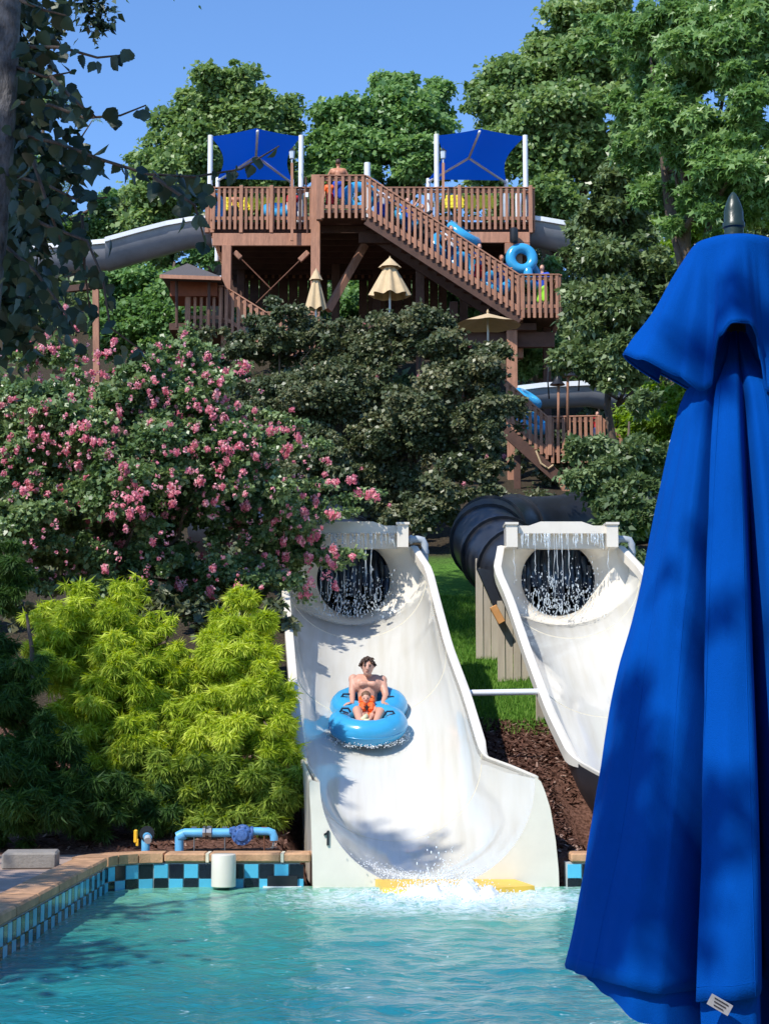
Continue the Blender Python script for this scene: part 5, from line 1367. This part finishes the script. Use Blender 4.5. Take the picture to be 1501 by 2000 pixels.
# dark crape myrtles in the middle distance
_, lobA = tree('dark_crape_myrtle', 'dark bronze-tinged crape myrtle in front of the tower\'s left posts', 'shrub', [(560, 650, 43, 110, 72), (400, 720, 43.5, 60, 50), (640, 680, 43, 60, 60), (560, 960, 42, 150, 80), (450, 680, 43, 95, 55), (620, 780, 42, 130, 110), (500, 800, 43, 130, 90), (640, 910, 41, 110, 80)], 80000, .105, 'leaf_dusk', base_at(560, 43), .10, seed=33, per=16, rel=(.16, .28), limbs=9, shell=.6)
_, lobB = tree('dark_crape_myrtle', 'dark crape myrtle with few pink blooms left of the lower staircase', 'shrub', [(790, 660, 42, 120, 70), (1000, 800, 40.5, 40, 50), (760, 950, 42, 110, 80), (720, 860, 41.5, 60, 90), (700, 960, 42, 90, 70), (820, 1000, 40, 120, 50), (960, 900, 40, 50, 60), (690, 680, 42.5, 60, 60), (900, 720, 41, 110, 75), (830, 830, 41, 150, 110), (950, 820, 40, 65, 75), (880, 940, 40, 95, 60), (720, 740, 42, 80, 90), (930, 680, 41, 60, 35)], 110000, .105, 'leaf_dusk', base_at(800, 41), .10, seed=35, per=16, rel=(.16, .28), limbs=9, shell=.6, tonebias=.06)
# pink crape myrtle
pt, lobP = tree('pink_crape_myrtle', 'large crape myrtle covered in pink blossom at the left of the picture', 'shrub', [(120, 830, 26, 190, 150), (330, 800, 26, 170, 120), (230, 960, 25.5, 220, 150), (440, 900, 26, 150, 110), (500, 1020, 27.2, 140, 90), (60, 1040, 25, 130, 130), (420, 1120, 26.4, 170, 70), (560, 1090, 27.5, 70, 60), (590, 990, 27.6, 60, 40), (90, 690, 27, 110, 40), (340, 700, 26.5, 80, 45), (615, 1060, 27.7, 36, 34), (200, 1130, 25.5, 200, 80), (450, 1190, 26.6, 100, 60), (300, 1080, 26.8, 160, 70), (300, 1000, 27, 200, 80), (150, 1010, 26.5, 150, 90), (40, 900, 25.5, 110, 130)], 195000, .080, 'leaf_myrtle', base_at(250, 26), .12, seed=40, per=22, rel=(.11, .22), limbs=14, shell=.65, rnd=1.1)
# arching sprays reaching over the slide head
rs = np.random.RandomState(4); sprays = []
m = MB()
for A_, B_ in (((520, 960), (640, 948)), ((590, 1000), (738, 965)), ((560, 1040), (690, 1000)), ((560, 1080), (665, 1105)), ((540, 1060), (640, 1100)), ((560, 1100), (598, 1170)), ((440, 800), (590, 830)), ((430, 760), (480, 715)), ((560, 880), (635, 870)), ((600, 1090), (700, 1085)), ((370, 700), (368, 645)), ((420, 720), (400, 680)), ((130, 640), (120, 600)), ((20, 620), (12, 580))):
    a = at(*A_, 27.5); b_ = at(*B_, 27.3); mid = (a + b_) / 2 + Vector((0, 0, .10)); m.tube([a, mid, b_], [.012, .008, .004], 5)
    for k in range(9):
        u = k / 8; p = a * (1 - u) ** 2 + mid * 2 * u * (1 - u) + b_ * u * u; sprays.append((p.x, p.y, p.z, .13, .13, .09))
m.build('branch', M['bark'], pt, True)
foliage('spray', sprays, 9000, .065, M['leaf_myrtle'], pt, seed=41, kindname='leafy_spray', shell=.8, tonebias=.1)
# blossom clusters: parts of the shrub, three shared meshes
def blossom(seed):
    rs = np.random.RandomState(seed); m = MB()
    for i in range(34):
        d = rs.normal(size=3); d /= np.linalg.norm(d); c = Vector(d * rs.uniform(.3, 1)) * .062; c.z *= 1.15
        r = rs.uniform(.016, .030); nn = Vector(d + rs.normal(0, .4, 3)).normalized(); u = nn.orthogonal().normalized(); v = nn.cross(u); k = 5
        m.add([c + nn * .004] + [c + (u * math.cos(a) + v * math.sin(a)) * r * (1 if q % 2 else .6) + nn * rs.uniform(-.006, .01) for q, a in enumerate(np.linspace(0, 2 * math.pi, 2 * k + 1)[:-1])], [(0, 1 + q, 1 + (q + 1) % (2 * k)) for q in range(2 * k)])
    me = m.me('blossom', M['rose'], fix=False); a_ = me.attributes.new('tone', 'FLOAT', 'FACE'); a_.data.foreach_set('value', np.repeat(rs.rand(34), 10).astype(np.float32)); return me
bl = [blossom(i) for i in range(4)]
spots = []
rs = np.random.RandomState(77)
seen = [(100, 680), (85, 678), (120, 690), (190, 695), (175, 765), (165, 730), (210, 690), (235, 800), (170, 830), (180, 775), (340, 700), (350, 690), (365, 648), (415, 715), (425, 720), (405, 735), (430, 745), (425, 770), (440, 778), (325, 765), (300, 790), (295, 825), (320, 840), (330, 830), (350, 810), (50, 818), (65, 850), (60, 835), (85, 850), (10, 880), (15, 890), (130, 880), (190, 860), (210, 890), (240, 910), (245, 918), (170, 930), (72, 925), (60, 953), (45, 960), (68, 968), (55, 945), (90, 965), (120, 955), (125, 988), (115, 990), (175, 1015), (220, 1005), (150, 980), (270, 960), (275, 992), (258, 1003), (280, 1008), (297, 1010), (300, 1018), (275, 1040), (300, 1060), (250, 935), (250, 970), (205, 1110), (240, 1060), (155, 1065), (375, 880), (380, 870), (365, 910), (370, 925), (430, 862), (435, 870), (445, 880), (392, 942), (432, 915), (450, 1030), (430, 1050), (350, 1145), (395, 1095), (400, 1105), (390, 1085), (415, 1110), (465, 1145), (415, 1165), (410, 1150), (545, 870), (550, 880), (558, 875), (580, 850), (583, 862), (570, 800), (510, 835), (530, 840), (640, 945), (655, 940), (680, 940), (690, 935), (728, 960), (735, 972), (720, 965), (700, 965), (590, 1000), (600, 1003), (615, 975), (650, 1005), (660, 1010), (640, 1000), (550, 1058), (565, 1060), (590, 1055), (610, 1050), (560, 1085), (600, 1090), (650, 1075), (655, 1085), (640, 1090), (655, 1105), (645, 1100), (690, 1085), (620, 1040), (595, 1145), (605, 1140), (600, 1160), (590, 1165), (655, 1145), (540, 1100), (520, 1080), (480, 990), (420, 980), (440, 820), (470, 870), (500, 890), (520, 930), (130, 600), (120, 603), (12, 578), (60, 590), (95, 655), (150, 640), (275, 700), (310, 680), (75, 745), (30, 780), (110, 800), (140, 840), (210, 735), (10, 990), (25, 1025), (480, 715), (400, 700), (385, 790), (410, 800), (305, 870), (150, 910), (20, 840), (335, 980), (375, 820)]
for px, py in seen: spots.append((px + rs.normal(0, 2), py + rs.normal(0, 2)))
sub = lobP
def lobe_front(px, py):
    """depth of the shrub's front face along this view ray"""
    best = 28.0
    p = at(px, py, 26.0)
    for l in sub:
        dx = (p.x - l[0]) / (l[3] * 1.1); dz = (p.z - l[2]) / (l[5] * 1.25); q = dx * dx + dz * dz
        if q < 1: best = min(best, l[1] - l[4] * math.sqrt(1 - q) * .98)
    return best if best < 27.9 else 27.2
while len(spots) < 298:
    px, py = rs.uniform(0, 640), rs.uniform(640, 1170)
    if py < 660 + max(0, px - 430) * 1.1 or (px < 250 and py > 1090) or (py > 1050 and rs.rand() < .6): continue
    spots.append((px, py))
for i, (px, py) in enumerate(spots):
    Y = lobe_front(px, py) - rs.uniform(.15, .5); s = rs.uniform(.45, 1.0) if i >= len(seen) else rs.uniform(.75, 1.3)
    link('blossom', bl[i % 4], pt, at(px, py, Y), rot=(rs.uniform(-.5, .5), rs.uniform(-.5, .5), rs.uniform(0, 6)), scale=(s, s, s * rs.uniform(.9, 1.3)))
# the many smaller and faded blooms beyond the first three hundred, joined as one part
m = MB(); tn = []
for i in range(620):
    px, py = rs.uniform(0, 650), rs.uniform(650, 1150)
    if py < 670 + max(0, px - 430) * 1.1: continue
    p = at(px, py, lobe_front(px, py) - rs.uniform(.1, .45)); big = rs.uniform(.02, .045)
    for q in range(9):
        d = Vector(rs.normal(size=3)).normalized(); c = p + d * big; nn = (d + Vector(rs.normal(0, .4, 3))).normalized(); u = nn.orthogonal().normalized(); v = nn.cross(u); r_ = rs.uniform(.012, .022)
        m.add([c + (u * math.cos(a) + v * math.sin(a)) * r_ for a in (0, 1.26, 2.5, 3.77, 5.0)], [(0, 1, 2, 3, 4)]); tn.append(rs.rand() ** .7)
me = m.me('faded_blossom', M['rose'], fix=False); a_ = me.attributes.new('tone', 'FLOAT', 'FACE'); a_.data.foreach_set('value', np.array(tn, np.float32))
tag(world0('faded_blossom', me, pt), kind='stuff')
for (dt, lb, k, sd_) in ((None, lobB, 26, 3),):
    for i in range(k):
        l = lb[rs.randint(len(lb))]; p = (l[0] + rs.normal(0, .3), l[1] - l[4] * 1.0, l[2] + l[5] * .6)
        par = [o for o in bpy.data.objects if o.name.startswith('dark_crape_myrtle')][-1]
        link('blossom', bl[i % 4], par, p, scale=(.8, .8, .9))
# golden thread cypresses
def cypress(label, ells, n, seed, mat, base, tb=0, name='golden_cypress', size=.11):
    return tree(name, label, 'shrub', ells, int(n * 1.3), size, mat, base, .09, 'thread', per=52, seed=seed, rel=(.07, .2), limbs=10, up=.35, droop=.55, hang=True, shell=.75, rnd=1.0, tonebias=tb)
cypress('golden thread cypress at the left, top lit bright yellow-green', [(150, 1230, 22, 95, 90), (225, 1210, 22.3, 75, 80), (250, 1330, 21.8, 110, 110), (170, 1330, 22, 80, 90), (290, 1440, 21.6, 100, 100), (265, 1160, 22.5, 28, 45), (95, 1200, 22, 48, 45), (340, 1300, 22.2, 45, 60), (100, 1290, 21.6, 60, 80), (170, 1400, 21.5, 80, 90), (240, 1450, 21.4, 80, 80), (200, 1420, 22, 70, 80), (300, 1250, 22.2, 45, 80), (310, 1340, 22, 60, 60), (330, 1410, 21.8, 70, 90), (230, 1260, 21.9, 90, 100), (120, 1270, 22, 70, 70), (320, 1290, 22.2, 50, 70), (370, 1460, 21.6, 60, 70)], 140000, 51, 'leaf_gold', base_at(240, 22))
cypress('golden thread cypress touching the left rim of the first slide', [(470, 1240, 22.4, 75, 70), (440, 1310, 22, 100, 80), (510, 1370, 21.8, 70, 90), (430, 1420, 21.6, 110, 90), (540, 1470, 21.4, 50, 60), (470, 1170, 22.8, 40, 30), (520, 1290, 22.2, 32, 50), (380, 1340, 22, 50, 50), (550, 1440, 21.5, 40, 60)], 140000, 52, 'leaf_gold', base_at(450, 21.8))
cypress('lower greener cypress branches hanging over the blue pipework', [(470, 1530, 21.2, 120, 80), (350, 1520, 21.2, 110, 80), (550, 1540, 21.0, 50, 80), (260, 1500, 21.4, 80, 80), (320, 1590, 20.9, 90, 50), (440, 1600, 20.8, 120, 40)], 62000, 53, 'leaf_cyp', base_at(420, 21.2), 0, name='green_cypress', size=.12)
cypress('shaded part of the golden thread cypress in the lower left corner', [(25, 1360, 20.6, 90, 110), (85, 1490, 20.3, 120, 110), (50, 1560, 20.0, 120, 110), (180, 1570, 20.3, 100, 90), (0, 1270, 21, 40, 70), (195, 1550, 20.9, 50, 60), (300, 1590, 20.6, 70, 60), (10, 1140, 23, 60, 90)], 110000, 54, 'leaf_gold_shade', base_at(90, 20.8), name='shaded_cypress')

# ------------------------------------------------------------------ birch in the left foreground
YB = 5.8
bt = thing('birch_tree', 'pale flaking birch trunk with dark hanging leaves at the left edge', 'tree', at(-75, 1830, YB))
m = MB(); m.tube([at(*p, YB) for p in ((-190, 2300), (-150, 1500), (-90, 1000), (-32, 640), (-12, 460), (2, 300), (12, 150), (20, 0), (32, -200), (60, -500))], [.085, .075, .065, .050, .046, .043, .04, .037, .033, .026], 18)
m.build('trunk', M['palebark'], bt, True)
def birch_leaf(seed):
    rs = np.random.RandomState(seed); half = [(0, 0), (.06, .17), (.10, .30), (.20, .43), (.28, .40), (.32, .46), (.44, .39), (.49, .41), (.60, .28), (.64, .31), (.76, .15), (.80, .17), (1.0, 0)]
    L_ = .054; cv = rs.uniform(.05, .2); tw = rs.uniform(-.3, .3)
    def P(a, w_, s):
        z = -cv * a * a + abs(w_) * rs.uniform(.2, .35); return (s * w_ * L_ * .95, z * L_ + tw * s * w_ * L_, -a * L_)
    n = len(half); vs = [P(a, 0, 1) for a, _ in half] + [P(a, w_, 1) for a, w_ in half] + [P(a, w_, -1) for a, w_ in half]; fs = []
    for i in range(n - 1):
        fs.append((i, n + i, n + i + 1, i + 1)); fs.append((i, i + 1, 2 * n + i + 1, 2 * n + i))
    me = MB().add(vs, fs).me('leaf', M['leaf_birch'], fix=False); a_ = me.attributes.new('tone', 'FLOAT', 'FACE'); a_.data.foreach_set('value', np.full(len(me.polygons), rs.rand(), np.float32)); me.shade_smooth(); return me
BL = [birch_leaf(i) for i in range(8)]
rs = np.random.RandomState(21); nleaf = 0
twm = MB()
def put_leaf(p, s=None):
    global nleaf
    nleaf += 1
    link('leaf', BL[rs.randint(8)], bt, p, rot=(rs.normal(0, .45), rs.normal(0, .5), rs.normal(0, .8)), scale=(lambda q: (q, q, q))(s or rs.uniform(.75, 1.25)))
twigs = [[(35, 90, 5.7), (120, 92, 5.6), (190, 112, 5.55), (262, 105, 5.5)], [(30, 130, 5.8), (90, 150, 5.7), (140, 140, 5.7)], [(30, 200, 5.8), (100, 205, 5.7), (165, 230, 5.6), (235, 225, 5.6), (285, 205, 5.55)], [(20, 260, 5.8), (110, 278, 5.7), (200, 312, 5.6), (290, 340, 5.5), (380, 345, 5.45), (470, 330, 5.4), (545, 285, 5.4)],
         [(15, 340, 5.8), (90, 360, 5.7), (150, 390, 5.6), (210, 385, 5.6)], [(10, 400, 5.8), (90, 440, 5.7), (170, 470, 5.6), (200, 540, 5.55), (215, 640, 5.5), (285, 690, 5.5)], [(100, 150, 5.5), (150, 200, 5.4), (190, 230, 5.4)], [(300, 345, 5.4), (380, 400, 5.35), (400, 470, 5.3)], [(10, 480, 5.9), (70, 530, 5.7), (120, 600, 5.6), (150, 650, 5.5)], [(40, 0, 5.7), (90, 20, 5.6), (130, 30, 5.6)], [(160, 420, 5.7), (165, 520, 5.7), (175, 600, 5.7)], [(60, 300, 5.4), (100, 420, 5.4), (130, 500, 5.4)]]
for tw_ in twigs:
    P = [at(*q) for q in tw_]; twm.tube(P, [.006 * (1 - .75 * k / (len(P) - 1)) + .001 for k in range(len(P))], 6)
    for i in range(len(P) - 1):
        L_ = (P[i + 1] - P[i]).length
        for k in range(max(1, int(L_ / .032))):
            p = P[i].lerp(P[i + 1], rs.rand()) + Vector((rs.normal(0, .008), rs.normal(0, .03), rs.uniform(-.015, .01)))
            put_leaf(p)
twm.build('twig', M['bark'], bt, True)
for (cx, cy, sx, sy, n_) in ((60, 330, 55, 200, 60), (60, 560, 60, 60, 22), (130, 560, 55, 80, 22), (350, 370, 60, 40, 22), (210, 640, 50, 40, 16), (70, 60, 50, 50, 18), (260, 290, 60, 30, 12), (420, 320, 50, 30, 10), (190, 500, 20, 30, 5)):
    for i in range(n_):
        if nleaf >= 299: break
        put_leaf(at(cx + rs.normal(0, sx * .6), cy + rs.normal(0, sy * .6), rs.uniform(5.2, 6.3)))
lob = [(*at(x_, y_, 6.3), .16, .3, .22) for x_, y_ in ((-40, 60), (20, 250), (-20, 420), (30, 560), (-30, 620), (70, 420), (60, 180), (110, 330), (30, 20), (10, 120), (5, 500), (15, 340), (40, 640))]
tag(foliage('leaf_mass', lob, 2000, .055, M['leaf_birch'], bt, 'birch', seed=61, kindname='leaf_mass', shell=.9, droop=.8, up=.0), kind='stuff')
# small-leaved sprig at the very top
tag(foliage('sprig', [(*at(x_, y_, 9), .06, .06, .07) for x_, y_ in ((185, 15), (200, 45), (190, 62), (170, 48), (210, 25), (110, 70), (95, 55), (115, 30), (160, 15))], 420, .045, M['leaf_birch'], None, 'oval', seed=62, kindname='oak_sprig', shell=.9), kind='stuff')
# the tall shade tree to the left of the pool (outside the frame) that throws the dappled shade
S = SUN
shade = []
def shade_at(p, t, r, n=1, seed=0):
    c = Vector(p) + S * t; shade.append((c.x, c.y, c.z, r, r, r * .6))  # leaf clump added sunward of the spot it is to shade
for p, t_, r in (((1.5, 32.5, 3.4), 15, 1.4), ((3.3, 33.5, 3.8), 15, 1.5), ((.6, 34.5, 4), 15, 1.5), ((2, 36, 4.5), 15, 1.8), ((-1.6, 5.8, 3.2), 7, 1.5), ((-1.0, 5.6, 2.9), 7.4, .9), ((-2.4, 6.5, 2.5), 7, 1.6), ((-4.7, 20.4, 2.0), 9.5, 1.15), ((-5.3, 20.4, 3.6), 9.5, 1.1), ((-4.5, 20.2, .9), 9.5, 1.0), ((-3.7, 19.9, .6), 10, .75), ((-3.6, 16.5, .3), 10, 1.1), ((-3.5, 13.5, .3), 10, 1.3), ((.05, 21.0, .25), 20, .62), ((-.5, 21.3, .5), 20, .5)):
    shade_at(p, t_, r)
bx_ = Vector((-9.5, 9.0, .2)); stt = thing('shade_tree', 'tall shade tree outside the left edge of the picture', 'tree', bx_)
trunk(stt, bx_, [(-7.5, 8.5, 9)] + [s_[:3] for s_ in shade[4:]][::3], .3, seed=9, bend=.2)
foliage('crown', shade, 26000, .16, M['leaf_far'], stt, 'oval', seed=63, shell=.9)

shade, keep = [], shade
for (px, py), r in (((1150, 1760), .10), ((1240, 1700), .09), ((1215, 1500), .08), ((1270, 1560), .07), ((1180, 1880), .11), ((1270, 1860), .10), ((1235, 1350), .04), ((1335, 600), .035), ((1375, 500), .03), ((1390, 1250), .03), ((1400, 1760), .07), ((1370, 1880), .07), ((1470, 1720), .07), ((1290, 1150), .02), ((1470, 1230), .025), ((1310, 980), .015), ((1460, 560), .03)):
    shade_at(at(px, py, 3.28 if px < 1300 else 3.2), 5.0, r)
foliage('crown', shade, 1300, .05, M['leaf_far'], stt, 'oval', seed=64, shell=1.0)

# unseen trees added behind and beside the camera to cut down sky fill
lob = make_lobes([(0, 0, 1, 1, 1)], 1, seed=1); rs = np.random.RandomState(70)
lob = np.array([(x + rs.normal(0, .8), -9 - rs.uniform(0, 3), z + rs.normal(0, .5), 2.0, 1.6, 1.6) for x in np.arange(-16, 20, 2.4) for z in (2.5, 5, 7)] + [(12 + rs.uniform(0, 3), y, z, 1.6, 2, 1.6) for y in np.arange(-8, 18, 2.4) for z in (2.5, 5, 7.5)])
tag(foliage('woods', lob, 22000, .55, M['leaf_far'], None, 'oval', seed=71, kindname='woods', shell=.8), kind='stuff')
